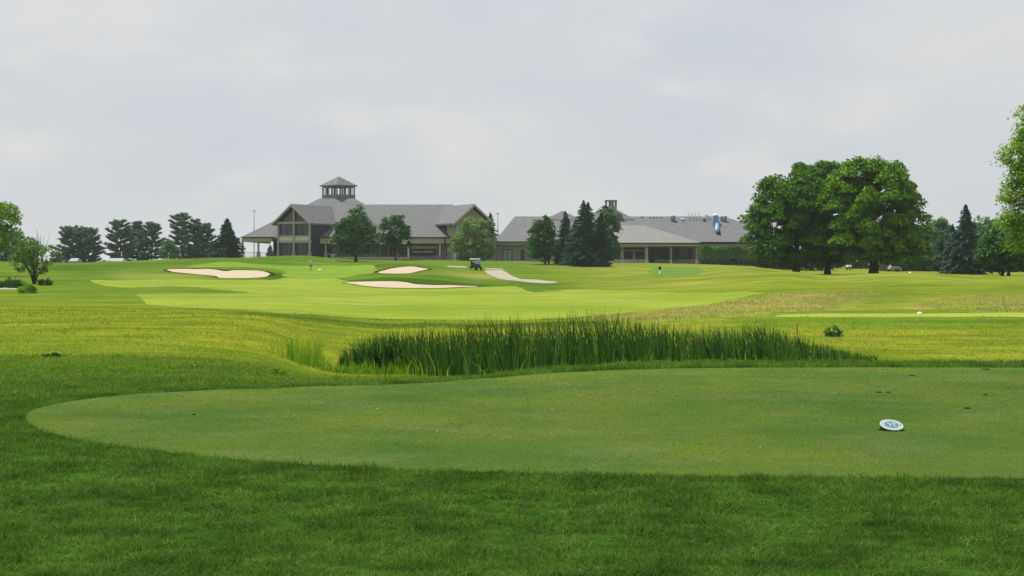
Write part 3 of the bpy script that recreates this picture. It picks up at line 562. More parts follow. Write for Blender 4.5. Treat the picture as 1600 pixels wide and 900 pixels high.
# near rough
x, y = scatter(470000, 6.6, 30, power=0)
ins = pip(x, y, TEE); dens = rng.uniform(size=len(x)) < np.clip(1.25-y/40, .35, 1)
dens &= (y < 24.4) | (800+F*x/y < 560+200*rng.uniform(size=len(x)))
x, y = x[~ins & dens], y[~ins & dens]
cl = np.clip(1+.8*lumps(x, y, .33, 3)+.5*lumps(x, y, 1.1, 9), .25, 2.2)
dry = rng.uniform(size=len(x)) < .03+.05*np.clip(lumps(x, y, 2.6, 14), 0, 1)
blades('dry_grass', x[dry], y[dry], (.034*cl)[dry], .0045*(y[dry]/8)**.75, ML['dryblade'], .9, 2, label='thin straw coloured blades mixed in the near rough')
x, y, cl = x[~dry], y[~dry], cl[~dry]
ol = rng.uniform(size=len(x)) < .6*sstep(17, 23, y)*(1-sstep(650, 800, 800+F*x/y))
blades('olive_grass', x[ol], y[ol], (.046*cl)[ol], .0064*(y[ol]/8)**.75, ML['oliveblade'], .75, 2, label='olive green grass left of and behind the tee')
x, y, cl = x[~ol], y[~ol], cl[~ol]
blades('rough_grass', x, y, .046*cl*(1+.1*sstep(10, 24, y)), .0064*(y/8)**.75, ML['blade'], .75, 2, label='dense dark green rough grass around the tee')
# collar tufts just outside the tee edge
tp = np.array(TEE); seg = np.roll(tp, -1, 0)-tp; ln = np.hypot(seg[:, 0], seg[:, 1])
k = rng.choice(len(tp), 60000, p=ln/ln.sum()); t = rng.uniform(size=60000)
cx = tp[k, 0]+seg[k, 0]*t; cy = tp[k, 1]+seg[k, 1]*t
nx, ny = seg[k, 1]/ln[k], -seg[k, 0]/ln[k]
dd = np.abs(rng.normal(size=60000))*.35
ca = pip(cx+nx*.1, cy+ny*.1, TEE); sg = np.where(ca, -1, 1)
cx, cy = cx+nx*dd*sg, cy+ny*dd*sg
ok = ~pip(cx, cy, TEE) & (np.abs(cx) < cy*.36) & (cy > 9)
blades('collar_grass', cx[ok], cy[ok], .050+.030*sstep(19, 23, cy[ok]), .006*(cy[ok]/10)**.6, ML['blade'], .5, 2, label='taller grass fringe along the tee edge')
x, y = scatter(330000, 10.8, 23.2, power=0); ok = pip(x, y, TEE); x, y = x[ok], y[ok]
blades('mown_grass', x, y, .0085*(y/12)**.5, .0045*(y/11), ML['teeblade'], .8, 1, label='fine close mown grass blades of the tee', zoff=.003)
# mid rough
x, y = scatter(150000, 25, 78, power=0)
px = 800+F*x/y
keep = ~pip(x, y, FAIR) & ~pip(x, y, TEE2) & ~pip(x, y, TEE) & (rng.uniform(size=len(x)) < .95)
x, y = x[keep], y[keep]
x, y = x+rng.normal(size=len(x))*.05, y
pxm = 800+F*x/y
gband = sstep(56, 61, y)*sstep(1080, 1200, pxm)
g = rng.uniform(size=len(x)) < .5*(1-gband)
cl = np.clip(1+.6*lumps(x, y, 2.2, 5), .4, 1.8)
blades('meadow_grass', x[g], y[g], (.06*cl*(y/40)**.5)[g], (.010*(y/30))[g], ML['yblade'], .6, 2, label='yellow green rough grass beyond the tee')
g2 = ~g & (rng.uniform(size=len(g)) < .45+.3*gband)
blades('meadow_grass', x[g2], y[g2], (.07*cl*(y/40)**.5)[g2], (.010*(y/30))[g2], ML['weed'], .6, 2, label='fresh green blades mixed in the rough')
# fescue
def inpoly(n, poly):
    a = np.array(poly); lo, hi = a.min(0), a.max(0)
    x = rng.uniform(lo[0], hi[0], n); y = rng.uniform(lo[1], hi[1], n); m = pip(x, y, poly); return x[m], y[m]
x, y = inpoly(42000, FES[0]); x2, y2 = inpoly(26000, FES[1]); m2 = lumps(x2, y2, 2.6, 30)+.5*lumps(x2, y2, 7, 33) > rng.normal(size=len(x2))*.3
x, y = np.concatenate([x, x2[m2]]), np.concatenate([y, y2[m2]])
ok = np.abs(x) < .38*y
blades('fescue_grass', x[ok], y[ok], .16*np.clip(1+.6*lumps(x[ok], y[ok], 3, 2), .4, 2), .03, ML['fblade'], .6, 2, label='tan dry fescue grass right of the fairway')
# edge of the fairway: taller first cut facing the viewer
x, y = scatter(22000, 64.2, 67.8, 330, 1010); ok = ~pip(x, y, FAIR) & (rng.uniform(size=len(x)) < sstep(330, 430, 800+F*x/y)*(1-sstep(900, 1000, 800+F*x/y)))
blades('fairway_edge_grass', x[ok], y[ok], .045, .02, ML['blade'], .5, 2, label='darker grass band below the fairway')

# ragged turf lips of the bunkers
for bk in BK:
    tp = np.array(bk); sg_ = np.roll(tp, -1, 0)-tp; ln = np.hypot(sg_[:, 0], sg_[:, 1])+1e-9; n_ = int(ln.sum()*70)
    k = rng.choice(len(tp), n_, p=ln/ln.sum()); t = rng.uniform(size=n_)
    bx, by = tp[k, 0]+sg_[k, 0]*t, tp[k, 1]+sg_[k, 1]*t; ux, uy = sg_[k, 1]/ln[k], -sg_[k, 0]/ln[k]
    ins_ = pip(bx+ux*.2, by+uy*.2, bk); sgn = np.where(ins_, -1, 1); dd = rng.uniform(-.1, .6, n_)
    back = (ins_ & (uy < 0)) | (~ins_ & (uy > 0))
    blades('bunker_lip_grass', bx+ux*dd*sgn, by+uy*dd*sgn, np.where(back, .16, .03), .06, ML['lipblade'], .4, 2, label='coarse grass lip around the sand', zoff=0)
# cattails
tops = [(530, 560), (540, 545), (560, 532), (600, 520), (650, 514), (700, 514), (740, 506), (760, 498), (800, 499), (850, 501), (880, 495), (905, 490), (960, 490), (1000, 500), (1050, 509), (1100, 511), (1150, 513), (1180, 505), (1220, 511), (1240, 522), (1280, 534), (1320, 543), (1350, 551), (1370, 560)]
def cattails(n, seed):
    px = 530+840*rng.uniform(size=n)
    D = rng.uniform(35.5, 43.5, n); D = np.where(px < 640, np.clip(D, 39, 43.5), D)
    D = np.where(px > 1200, rng.uniform(33, 39, n), D)
    x = (px-800)/F*D; z = H(x, D)
    top = np.interp(px, [a for a, _ in tops], [b for _, b in tops])
    h = CAMZ+(HZ-top)/F*D-z
    h = np.clip(h*1.17*(1-np.abs(rng.normal(size=n))*.19), .25, 2.5)
    return x, D, h
x, y, h = cattails(4000, 0)
blades('cattails', x, y, h, .040, ML['cattail'], .17, 6, bend=(-.10, 0), label='tall dark green cattails standing in the hollow behind the tee', zoff=-.03, hv=.08)
x, y, h = cattails(120, 0)
blades('dead_reeds', x, y-.3, h*.7, .022, ML['dryblade'], .16, 5, label='bent straw coloured dead reeds among the cattails', zoff=-.03)
x, y, h = cattails(2200, 0)
blades('reed_undergrowth', x, y-rng.uniform(0, 1.2, len(x)), .42*h**.5*rng.uniform(.5, 1.4, len(x)), .04, ML['weed'], .35, 4, label='shorter green reeds at the foot of the cattails', zoff=-.02)
px = np.concatenate([rng.normal(468, 16, 150), rng.normal(495, 5, 60)]); D = rng.uniform(38, 41, len(px)); x = (px-800)/F*D
blades('cattails', x, D, np.where(px > 486, .72, .55), .028, ML['weed'], .2, 4, label='small pale clump of reeds left of the main cattail stand', zoff=-.02)
px = rng.uniform(500, 640, 500); D = rng.uniform(37, 40, len(px)); x = (px-800)/F*D
blades('reed_undergrowth', x, D, .26, .03, ML['weed'], .4, 3, label='low weeds between the reed clumps', zoff=-.02)
# scattered tall single stalks
px = np.array([321, 346, 523, 527, 602, 609, 1176, 1182, 1221, 1224, 1320, 1334, 1356, 1358, 1318]); D = np.array([33, 32, 24.5, 24.5, 27, 27, 45, 45, 45, 45, 60, 60, 36, 36, 36.0])
blades('tall_stalks', (px-800)/F*D, D, np.where(D > 40, .5, .26), .016, ML['cattail'], .15, 3, label='single tall stalks in the rough', zoff=-.01)

# ------------------------------------------------------------------ foliage
def leafcloud(name, C, Nn, s, mat, parent, aspect=1.0, flat=.5, dirs=None):
    """C centres (n,3), Nn preferred normals, s sizes; rhombus leaves folded a little"""
    n = len(C)
    r = rng.normal(size=(n, 3)); r /= np.linalg.norm(r, axis=1)[:, None]
    nn = Nn*flat+r*(1-flat); nn /= np.linalg.norm(nn, axis=1)[:, None]+1e-9
    if dirs is None:
        q = rng.normal(size=(n, 3)); 
    else: q = dirs
    u = q-nn*(q*nn).sum(1)[:, None]; u /= np.linalg.norm(u, axis=1)[:, None]+1e-9
    w = np.cross(nn, u); s = np.broadcast_to(s, (n,))*rng.uniform(.65, 1.35, n)
    u = u*s[:, None]*.5*aspect; w = w*s[:, None]*.5/aspect**.5; k = nn*s[:, None]*.10
    VV = np.stack([C-u, C-w*.9-k, C+u, C+w*.9-k], 1).reshape(-1, 3)
    Q = np.arange(n*4).reshape(n, 4)
    return npmesh(name, VV, Q, mat, parent)
def unit(n):
    d = rng.normal(size=(n, 3)); return d/np.linalg.norm(d, axis=1)[:, None]
def crown_pts(lobes, nclump, per, rc, shell=(.62, 1.0), zmin=-1e9, zflat=.6):
    """clumps scattered in the outer part of the lobes"""
    lob = np.array(lobes, float); vol = lob[:, 3]*lob[:, 4]+lob[:, 3]*lob[:, 5]; k = rng.choice(len(lob), nclump, p=vol/vol.sum())
    d = unit(nclump); rr = (rng.uniform(shell[0]**2, shell[1]**2, nclump))**.5
    inner = rng.uniform(size=nclump) < .18; rr = np.where(inner, rng.uniform(.2, .6, nclump), rr)
    ph = lob[k, 0]*3.1
    bump = 1+.045*np.sin(d[:, 0]*7+ph)+.045*np.sin(d[:, 2]*9+d[:, 1]*6+ph)
    cc = lob[k, :3]+d*lob[k, 3:6]*(rr*bump)[:, None]
    # drop clumps that sit deep inside another lobe
    keep = cc[:, 2] > zmin
    for L_ in lob:
        q = np.linalg.norm((cc-L_[:3])/L_[3:6], axis=1); keep &= ~((q < .5) & (rng.uniform(size=nclump) < .6))
    cc, d = cc[keep], d[keep]
    n = len(cc); rcs = rc*rng.uniform(.6, 1.4, n)
    o = unit(n*per)*(rng.uniform(0, 1, (n*per, 1))**.45)*np.repeat(rcs, per)[:, None]*np.array([1.15, 1.15, zflat])
    C = np.repeat(cc, per, 0)+o
    C[:, 2] -= (o[:, 0]**2+o[:, 1]**2)/np.repeat(rcs, per)*.5      # clumps droop at their rims
    Nn = o/np.repeat(rcs, per)[:, None]*.9+np.repeat(d, per, 0)*.35+np.array([0, 0, .45])
    return C, Nn/np.linalg.norm(Nn, axis=1)[:, None]
def limbs(mb, base, top, r, spread, n=7, zlo=.35):
    h = top-base.z
    sway = [Vector((rnd.uniform(-.02, .02)*h*i, rnd.uniform(-.02, .02)*h*i, 0)) for i in range(5)]
    pts = [base+Vector((0, 0, -.3)), base+Vector((0, 0, h*.05)), base+Vector((0, 0, h*.3))+sway[1], base+Vector((0, 0, h*.6))+sway[2], base+Vector((0, 0, h*.9))+sway[3]]
    mb.tube(pts, [r*1.5, r*1.1, r*.85, r*.5, r*.12], 8)
    for i in range(n):
        z0 = zlo+(.8-zlo)*i/n; a = rnd.uniform(0, 6.28); s0 = base+Vector((0, 0, h*z0))
        e = s0+Vector((math.cos(a)*spread*.75*(1-.5*(z0-zlo)), math.sin(a)*spread*.75*(1-.5*(z0-zlo)), h*.22))
        m = (s0+e)*.5+Vector((0, 0, -h*.01))
        mb.tube([s0, m, e], [r*.45*(1.1-z0), r*.3*(1.1-z0), r*.08], 5)
def decid(name, px, D, top, hw, bot, mat, label, lobes=None, clumps=160, per=36, rc=None, leaf=.3, trunks=None, group=None, trunk_r=None, cat='tree', dense=1.0, cpx=None, depth=1.0, shell=(.62, 1.0), zflat=.55):
    b = gp(px, D); root = thing(name, b, label, cat, group)
    zt = CAMZ+(HZ-top)/F*D-b.z; zb = CAMZ+(HZ-bot)/F*D-b.z; w = hw/F*D
    cx = ((cpx if cpx is not None else px)-px)/F*D
    if lobes is None:
        hh = (zt-zb)/2
        lobes = [(0, 0, zb+hh*.95, w*.92, w*.9*depth, hh), (-w*.35, .1*w, zb+hh*.72, w*.62, w*.6*depth, hh*.7), (w*.36, -.1*w, zb+hh*.76, w*.6, w*.6*depth, hh*.72), (w*.1, 0, zb+hh*1.35, w*.55, w*.55*depth, hh*.62)]
    else: lobes = [(a*w, q*w, zb+c_*(zt-zb), rx*w, ry*w, rz*(zt-zb)) for a, q, c_, rx, ry, rz in lobes]
    lobes = [(l[0]+cx,)+tuple(l[1:]) for l in lobes]
    rc = rc or w*.2
    C, Nn = crown_pts(lobes, int(clumps*dense*1.15), per, rc, zmin=zb+.2*rc, shell=shell, zflat=zflat)
    mb = MB(); r = trunk_r or max(.12, w*.055)
    for t in (trunks or [px]):
        tb = gp(t, D)-b; limbs(mb, Vector((tb.x, 0, tb.z)), zt*.85, r, w*.8)
    mb.build('trunk', M['bark'], root, True)
    leafcloud('crown', C, Nn, leaf, mat, root, 1.25, .6)
    return root
def conifer(name, px, D, top, hw, label, mat, kind='spruce', bot=None, trunks=None, group=None, dens=1.0, leaf=.42):
    b = gp(px, D); root = thing(name, b, label, 'tree', group)
    h = CAMZ+(HZ-top)/F*D-b.z; w = hw/F*D
    z0 = .04*h if bot is None else CAMZ+(HZ-bot)/F*D-b.z
    mb = MB()
    mb.tube([(0, 0, -.4), (0, 0, h*.1), (.02*h, 0, h*.55), (0, 0, h*.98)], [h*.022, h*.018, h*.011, .02], 8)
    Cs, Ns, Ds, Ss = [], [], [], []
    if kind == 'spruce':
        z = z0
        while z < h:
            t = (z-z0)/(h-z0); rad = w*1.12*((1-t)**.72)*(1 if t > .08 else .88)+.10
            nb = max(5, int(11*(1-t*.4)*dens))
            for _ in range(nb):
                a = rnd.uniform(0, 6.283); Lb = rad*rnd.uniform(.55, 1.12)*(1+.22*math.sin(a*2+z*1.3+px)+.14*math.sin(a*3-z*2.3))
                nseg = max(3, int(Lb/.17)); s = np.linspace(.12, 1, nseg)
                droop = -.30*Lb*s**1.2+.12*Lb*s**3
                X = np.cos(a)*Lb*s; Y = np.sin(a)*Lb*s; Z = z+droop+rnd.uniform(-.15, .15)
                for side in (-1, 0, 1):
                    off = side*.16*(1.2-s)*Lb*.6
                    Cs.append(np.stack([X-np.sin(a)*off, Y+np.cos(a)*off, Z-.05*abs(side)-rng.uniform(0, .12, nseg)], 1))
                    Ns.append(np.tile([math.cos(a)*.45, math.sin(a)*.45, .8], (nseg, 1)))
                    Ds.append(np.tile([math.cos(a+side*.6), math.sin(a+side*.6), -.35], (nseg, 1))); Ss.append(np.full(nseg, leaf*(.6+.5*(1-t))))
                if rnd.random() < .35: mb.tube([(0, 0, z), (X[-1]*.8, Y[-1]*.8, Z[-1])], [.035, .01], 4)
            z += max(.17, .024*h)*(1-.35*t)
    else:   # open white pine: separate tiers with upswept tips
        nw = int(9.5*dens)
        for i in range(nw):
            t = i/(nw-1)*.97; z = z0+(h-z0)*t
            rad = w*1.25*(1-t)**.42*(.75 if t < .1 else 1)+.25
            nb = rnd.randint(5, 7)
            a0 = rnd.uniform(0, 6.28)
            for q in range(nb):
                a = a0+q*6.283/nb+rnd.uniform(-.3, .3); Lb = rad*rnd.uniform(.5, 1.2)
                zj = z+rnd.uniform(-.5, .5)*(1-t); e = Vector((math.cos(a)*Lb, math.sin(a)*Lb, zj+Lb*(.12+.45*t)))
                s0 = Vector((0, 0, zj)); mb.tube([s0, s0.lerp(e, .55)+Vector((0, 0, -.06*Lb)), e], [.07*(1-t)+.03, .04, .012], 4)
                nt_ = max(4, int(Lb/.42))
                for u in np.linspace(.35, 1, nt_):
                    p = s0.lerp(e, float(u))+Vector((0, 0, -.06*Lb*(1-abs(2*u-1))))
                    m = 17
                    o = unit(m)*np.array([.42, .42, .15])*rng.uniform(.4, 1, (m, 1))*(.55+.45*(1-t))
                    Cs.append(np.array(p)[None]+o+np.array([0, 0, .1])); Ns.append(np.tile([math.cos(a)*.3, math.sin(a)*.3, .9], (m, 1))); Ds.append(o+np.array([math.cos(a)*.2, math.sin(a)*.2, .15])); Ss.append(np.full(m, leaf))
    mb.build('trunk', M['bark'], root, True)
    C = np.concatenate(Cs); 
    leafcloud('crown', C, np.concatenate(Ns), np.concatenate(Ss), mat, root, 1.9, .55, np.concatenate(Ds))
    return root

# big maples on the right
ell = lambda *a: list(a)
decid('maple_tree', 1244, 207, 268, 72, 414, ML['maple'], 'dark green maple, leftmost of the three big maples right of the clubhouse', cpx=1240,
      lobes=[(-.05, 0, .48, .88, .85, .47), (-.5, .1, .36, .5, .5, .34), (.35, -.1, .42, .55, .6, .42), (-.3, -.1, .68, .5, .5, .28), (.15, 0, .75, .5, .5, .27)], clumps=250, per=170, leaf=.31, trunk_r=.42, rc=1.1, shell=(.86, .95), zflat=.42, group='big maples')
decid('maple_tree', 1293, 214, 247, 66, 411, ML['maple'], 'tall dark maple standing behind and between the other two big maples', cpx=1288,
      lobes=[(0, 0, .5, .9, .85, .49), (-.35, 0, .7, .55, .5, .28), (.3, 0, .7, .5, .5, .28)], clumps=230, per=170, leaf=.31, trunk_r=.38, rc=1.1, shell=(.86, .95), zflat=.42, group='big maples')
decid('maple_tree', 1365, 203, 244, 91, 411, ML['maple2'], 'broad bright topped maple, rightmost and largest of the three big maples', cpx=1357,
      lobes=[(0, 0, .50, .88, .85, .50), (-.42, .0, .42, .52, .5, .38), (.45, 0, .42, .52, .55, .38), (-.1, -.2, .72, .62, .5, .28), (.35, .1, .66, .5, .5, .29), (-.3, -.25, .25, .5, .45, .22), (.4, -.2, .24, .45, .45, .22)], clumps=380, per=170, leaf=.31, trunk_r=.52, rc=1.12, shell=(.86, .95), zflat=.42, group='big maples')
# trees in front of the clubhouse
decid('shade_tree', 556, 300, 320, 40, 399, ML['dec'], 'leafy green tree with a dark trunk before the middle of the left clubhouse', clumps=210, per=40, leaf=.36, rc=.9,
      lobes=[(0, 0, .42, .85, .8, .42), (-.45, 0, .3, .52, .5, .3), (.45, 0, .32, .55, .5, .3), (.0, 0, .7, .55, .55, .3), (.3, 0, .55, .5, .5, .3), (-.25, 0, .55, .5, .5, .25)])
decid('shade_tree', 618, 315, 330, 25, 393, ML['dec'], 'small round green tree just right of the leafy tree by the clubhouse', cpx=617, clumps=130, per=40, leaf=.36, rc=.8)
decid('lime_tree', 741, 328, 335, 37, 408, ML['lime'], 'pale yellow green tree with foliage down to the ground at the clubhouse gable', clumps=210, per=40, leaf=.36, rc=.9,
      lobes=[(0, 0, .42, .9, .8, .44), (-.4, 0, .3, .55, .5, .3), (.42, 0, .3, .55, .5, .3), (.05, 0, .7, .6, .5, .3)])
decid('shade_tree', 853, 297, 333, 25, 408, ML['dec'], 'double trunked green tree left of the spruce group', cpx=846, trunks=[852, 857.5], clumps=150, per=40, leaf=.36, rc=.8,
      lobes=[(0, 0, .45, .9, .8, .45), (-.4, 0, .3, .55, .5, .3), (.1, 0, .72, .6, .5, .28), (.4, 0, .4, .5, .5, .4)])
decid('shade_tree', 948, 318, 319, 26, 405, ML['dec'], 'tall rounded tree behind the spruces hiding the chimney base', clumps=170, per=40, leaf=.36, rc=.8)
# spruces
conifer('spruce_tree', 883, 300, 331, 19, 'short dark spruce directly right of the double trunked tree', ML['spruce'], group='spruces before the clubhouse')
conifer('spruce_tree', 912, 287, 314, 25, 'tallest dark spruce in front of the right clubhouse', ML['spruce'], group='spruces before the clubhouse')
conifer('spruce_tree', 919, 291, 317, 20, 'slim spruce whose tip stands close right of the tallest spruce tip', ML['spruce'], group='spruces before the clubhouse')
conifer('spruce_tree', 899, 293, 345, 20, 'grey blue spruce at the left foot of the tallest spruce', ML['bluespruce'], group='spruces before the clubhouse')
conifer('spruce_tree', 939, 288, 333, 17, 'dark spruce at the right end of the spruce group', ML['spruce'], group='spruces before the clubhouse')
conifer('spruce_tree', 355, 322, 342, 25, 'dense dark spruce standing at the left corner of the clubhouse porch', ML['spruce'], dens=1.3)
conifer('spruce_tree', 766, 372, 333, 16, 'spruce top showing behind the right gable of the left clubhouse', ML['spruce'])
conifer('spruce_tree', 422, 420, 383, 9, 'small pine seen through the open porch', ML['pine'])
# far left pines
PG = 'far pines on the left'
for (px, D, tp, hw, lb) in ((112, 420, 358, 28, 'broad far pine, leftmost of the pine row'), (138, 425, 359, 24, 'far pine leaning into the right side of the leftmost broad pine'),
        (187, 415, 348, 22, 'slim far pine at the left end of the middle pine clump'), (214, 425, 350, 20, 'far pine in the centre of the middle pine clump'), (236, 420, 351, 23, 'far pine at the right end of the middle pine clump'),
        (283, 400, 337, 22, 'tallest far pine with open tiers of branches'), (305, 405, 346, 18, 'far pine close right of the tallest open pine'), (322, 410, 352, 15, 'small far pine left of the dense dark spruce')):
    conifer('pine_tree', px, D, tp, hw, lb, ML['pine'], 'pine', bot=411, group=PG, leaf=.6, dens=1.25)
decid('young_tree', 262, 390, 372, 14, 406, ML['pale'], 'low pale green tree between the two right pine clumps', clumps=60, per=30, leaf=.45, rc=.8)
decid('young_tree', 88, 385, 391, 11, 410, ML['pale'], 'little light green tree at the left foot of the far pine row', clumps=40, per=30, leaf=.4, rc=.6)
# left edge
decid('poplar_tree', -8, 190, 298, 44, 398, ML['spring'], 'bright green tree cut off by the left edge', clumps=120, per=40, leaf=.26, rc=.75,
      lobes=[(-.2, 0, .6, .7, .6, .4), (.2, 0, .68, .55, .5, .32), (.45, 0, .4, .5, .4, .35), (-.1, 0, .25, .7, .6, .3), (.6, 0, .62, .3, .3, .22)])
decid('background_tree', 12, 300, 352, 34, 411, ML['pale'], 'blue green tree at the left edge behind the bright tree', clumps=110, per=30, leaf=.4)
decid('background_tree', 44, 320, 371, 22, 411, ML['pale'], 'rounded distant tree behind the leaning little tree', clumps=70, per=30, leaf=.4)
# leaning multi stem tree
b = hit(54, 443.5); D = b.y; s = D/F
root = thing('leaning_tree', b, 'small bushy tree with several leaning dark stems at the left', 'tree')
mb = MB()
for (dx, dz, r) in ((-30, 52, .13), (-20, 40, .10), (-3, 60, .14), (6, 55, .12), (22, 38, .09), (-10, 68, .11)):
    mb.tube([(0, 0, -.2), (dx*s*.22, 0, dz*s*.35), (dx*s*.75, rnd.uniform(-.4, .4), dz*s*.75), (dx*s, rnd.uniform(-.6, .6), dz*s)], [r, r*.8, r*.5, r*.15], 6)
mb.tube([(.2, 0, .8), (1.1, .1, 1.6), (2.1, 0, 2.15)], [.05, .03, .015], 5)
mb.build('trunk', M['bark'], root, True)
C, Nn = crown_pts([(-26*s, 0, 44*s, 11*s, 1, 12*s), (20*s, 0, 52*s, 9*s, 1, 14*s), (-22*s, 0, 33*s, 14*s, 1, 16*s), (-4*s, 0, 52*s, 20*s, 1.4, 22*s), (12*s, 0, 40*s, 14*s, 1.1, 24*s), (-14*s, 0, 60*s, 16*s, 1.2, 12*s), (2*s, 0, 28*s, 12*s, 1, 12*s)], 150, 30, .40, shell=(.4, 1.1))
leafcloud('crown', C, Nn, .14, ML['lime'], root, 1.3, .4)
# right background
decid('background_tree', 1463, 276, 338, 36, 425, ML['pale'], 'hazy pale green tree right of the maples', clumps=330, per=36, leaf=.4, rc=.9)
decid('background_tree', 1412, 278, 345, 40, 424, ML['pale'], 'hazy tree partly hidden behind the right maple', clumps=280, per=36, leaf=.4)
decid('background_tree', 1345, 340, 360, 34, 420, ML['dec'], 'dim tree seen between the maple trunks', clumps=120, per=36, leaf=.45)
decid('background_tree', 1300, 350, 365, 30, 420, ML['dec'], 'dim tree behind the middle maple trunk', clumps=100, per=36, leaf=.45)
decid('background_tree', 1542, 278, 335, 42, 425, ML['pale'], 'hazy tree between the right spruce and the edge trees', clumps=320, per=36, leaf=.4)
decid('background_tree', 1600, 280, 332, 42, 425, ML['dec'], 'hazy tree at the right edge behind the bright tree', clumps=260, per=36, leaf=.4)
decid('background_tree', 1163, 390, 326, 16, 400, ML['dec'], 'tree top showing above the right end of the clubhouse roof', clumps=50, per=30, leaf=.45)
conifer('spruce_tree', 1509, 215, 321, 28, 'tall grey green spruce to the right of the maples', ML['bluespruce'], bot=427, dens=1.2)
conifer('spruce_tree', 1488, 222, 352, 14, 'smaller spruce at the left foot of the tall right spruce', ML['bluespruce'], dens=1.1)
decid('ash_tree', 1570, 190, 350, 46, 420, ML['dec'], 'dark low tree with two trunks at the right edge', trunks=[1566, 1576], clumps=330, per=40, leaf=.28, rc=.8)
decid('locust_tree', 1665, 120, 150, 100, 408, ML['spring'], 'bright yellow green tree hanging in from the right edge', clumps=760, per=55, leaf=.17, rc=.68, shell=(.5, 1), cpx=1658,
      lobes=[(0, 0, .55, .8, .8, .42), (-.45, 0, .66, .52, .5, .16), (-.5, 0, .3, .55, .5, .24), (-.3, 0, .82, .45, .4, .15), (.4, 0, .4, .6, .5, .3)])
# bare little tree
b = gp(66, 300); root = thing('bare_tree', b, 'thin leafless tree behind the leaning little tree', 'tree')
mb = MB(); s = 300/F
for i in range(9):
    a = rnd.uniform(-12, 12); mb.tube([(0, 0, 0), (a*s*.4, 0, 20*s), (a*s, rnd.uniform(-.5, .5), rnd.uniform(38, 52)*s)], [.07, .045, .015], 5)
mb.build('trunk', M['bark'], root)

# hedges
def hedge(name, px0, px1, D, y0, y1, mat, label, depth=1.5, leaf=.3, n=6000):
    b = gp((px0+px1)/2, D); root = thing(name, b, label, 'hedge')
    w = (px1-px0)/F*D/2; ztop = CAMZ+(HZ-y0)/F*D-b.z; zb = CAMZ+(HZ-y1)/F*D-b.z
    x = rng.uniform(-w, w, n); yy = rng.uniform(-depth, depth, n); hh = 1+.10*np.sin(x*1.1)+.06*np.sin(x*2.7+1)
    z = zb+(ztop-zb)*hh*rng.uniform(0, 1, n)**.6
    sel = (np.abs(yy) > depth*.5) | (z > zb+(ztop-zb)*hh*.8)
    C = np.stack([x, yy-.5*(1-z/ztop), z], 1)[sel]; Nn = np.tile([0, -.4, .8], (len(C), 1))
    for k in np.linspace(-w*.9, w*.9, 7): MB().tube([(k, 0, zb-.3), (k+.2, 0, ztop*.7)], [.08, .03], 5).build('stem', M['bark'], root)
    leafcloud('crown', C, Nn, leaf, mat, root, 1.2, .4); return root
hedge('hedge', 1093, 1178, 337, 385, 406, ML['hedge'], 'bright green clipped hedge at the right end of the clubhouse', n=7000)
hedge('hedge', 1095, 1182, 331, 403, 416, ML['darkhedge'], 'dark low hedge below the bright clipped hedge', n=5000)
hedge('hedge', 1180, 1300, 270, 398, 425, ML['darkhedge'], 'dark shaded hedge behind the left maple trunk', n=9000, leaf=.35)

def bush(name, px, py, wpx, hpx, mat, label, leaf=.08, n=900):
    b = hit(px, py); s = b.y/F; root = thing(name, b, label, 'plant')
    w, h = wpx*s/2, hpx*s
    mb = MB()
    for _ in range(6): mb.tube([(0, 0, -.05), (rnd.uniform(-w, w)*.6, rnd.uniform(-w, w)*.4, h*.8)], [.02, .008], 5)
    mb.build('stem', M['bark'], root)
    C, Nn = crown_pts([(0, 0, h*.5, w, w*.7, h*.5), (-w*.4, 0, h*.4, w*.5, w*.5, h*.4), (w*.45, 0, h*.35, w*.5, w*.5, h*.35)], n//22, 22, w*.25, shell=(.3, 1), zmin=.02)
    leafcloud('foliage', C, Nn, leaf, mat, root, 1.3, .4); return root
bush('bush', 44, 458, 34, 15, ML['weed'], 'bright leafy shrub below the leaning tree', .13, 1500)
bush('bush', 19, 450, 42, 16, ML['dec'], 'dark low shrub row left of the leaning tree', .14, 1500)
bush('bush', 70, 446, 24, 12, ML['dec'], 'small shrub close right of the leaning tree', .13, 900)
bush('bush', 1303, 526, 30, 17, ML['pale'], 'small grey green bush in the yellow rough on the right', .05, 1000)
bush('weed_clump', 83, 558, 30, 6, ML['dec'], 'flat dark weed clump in the left rough', .03, 600)
bush('weed_clump', 430, 583, 40, 8, ML['weed'], 'pale flowering weeds left of the reeds', .03, 700)

# ------------------------------------------------------------------ clubhouse, left
def pbox(mb, px0, px1, py0, py1, D0, D1, Dref=None):
    """box whose face at D0 covers these image rows and columns"""
    a = P(px0, py1, Dref or D0); b = P(px1, py0, Dref or D0)
    return mb.box(a.x, b.x, D0, D1, a.z, b.z)
CB = thing('clubhouse', (P(560, 403, 345).x, 345, Hs(P(560, 403, 345).x, 345)), 'long grey roofed clubhouse with a windowed cupola and a glazed gable', 'building', world=True)
zE = 1.5+39*.136; slope = .55; DE = 340
cxh = P(529, 0, 360).x
# hip roof with cut top
def roofpt(px, py, zE_=None, s=None, De=None):
    zE_ = zE if zE_ is None else zE_; s = s or slope; De = De or DE
    k = (HZ-py)/F; D = (CAMZ-zE_+s*De)/(s-k); return P(px, py, D)
xl = P(375.5, 0, DE).x; hx = cxh-xl; zt = CAMZ+(HZ-307)/F*357; run = (zt-zE)/slope; top = 20-run
hipL = [(cxh-hx, 340), (cxh+hx, 340), (cxh+hx, 380), (cxh-hx, 380)]
tx = max(2.6, hx-run*.98)
zt = zE+slope*16.3; topL = [(cxh-3.75, 356.3), (cxh+3.75, 356.3), (cxh+3.75, 363.7), (cxh-3.75, 363.7)]
mb = MB(); mb.hexa([Vector((x, y, zE)) for x, y in hipL], [Vector((x, y, zt)) for x, y in topL])
mb.build('roof', M['roof'], CB)
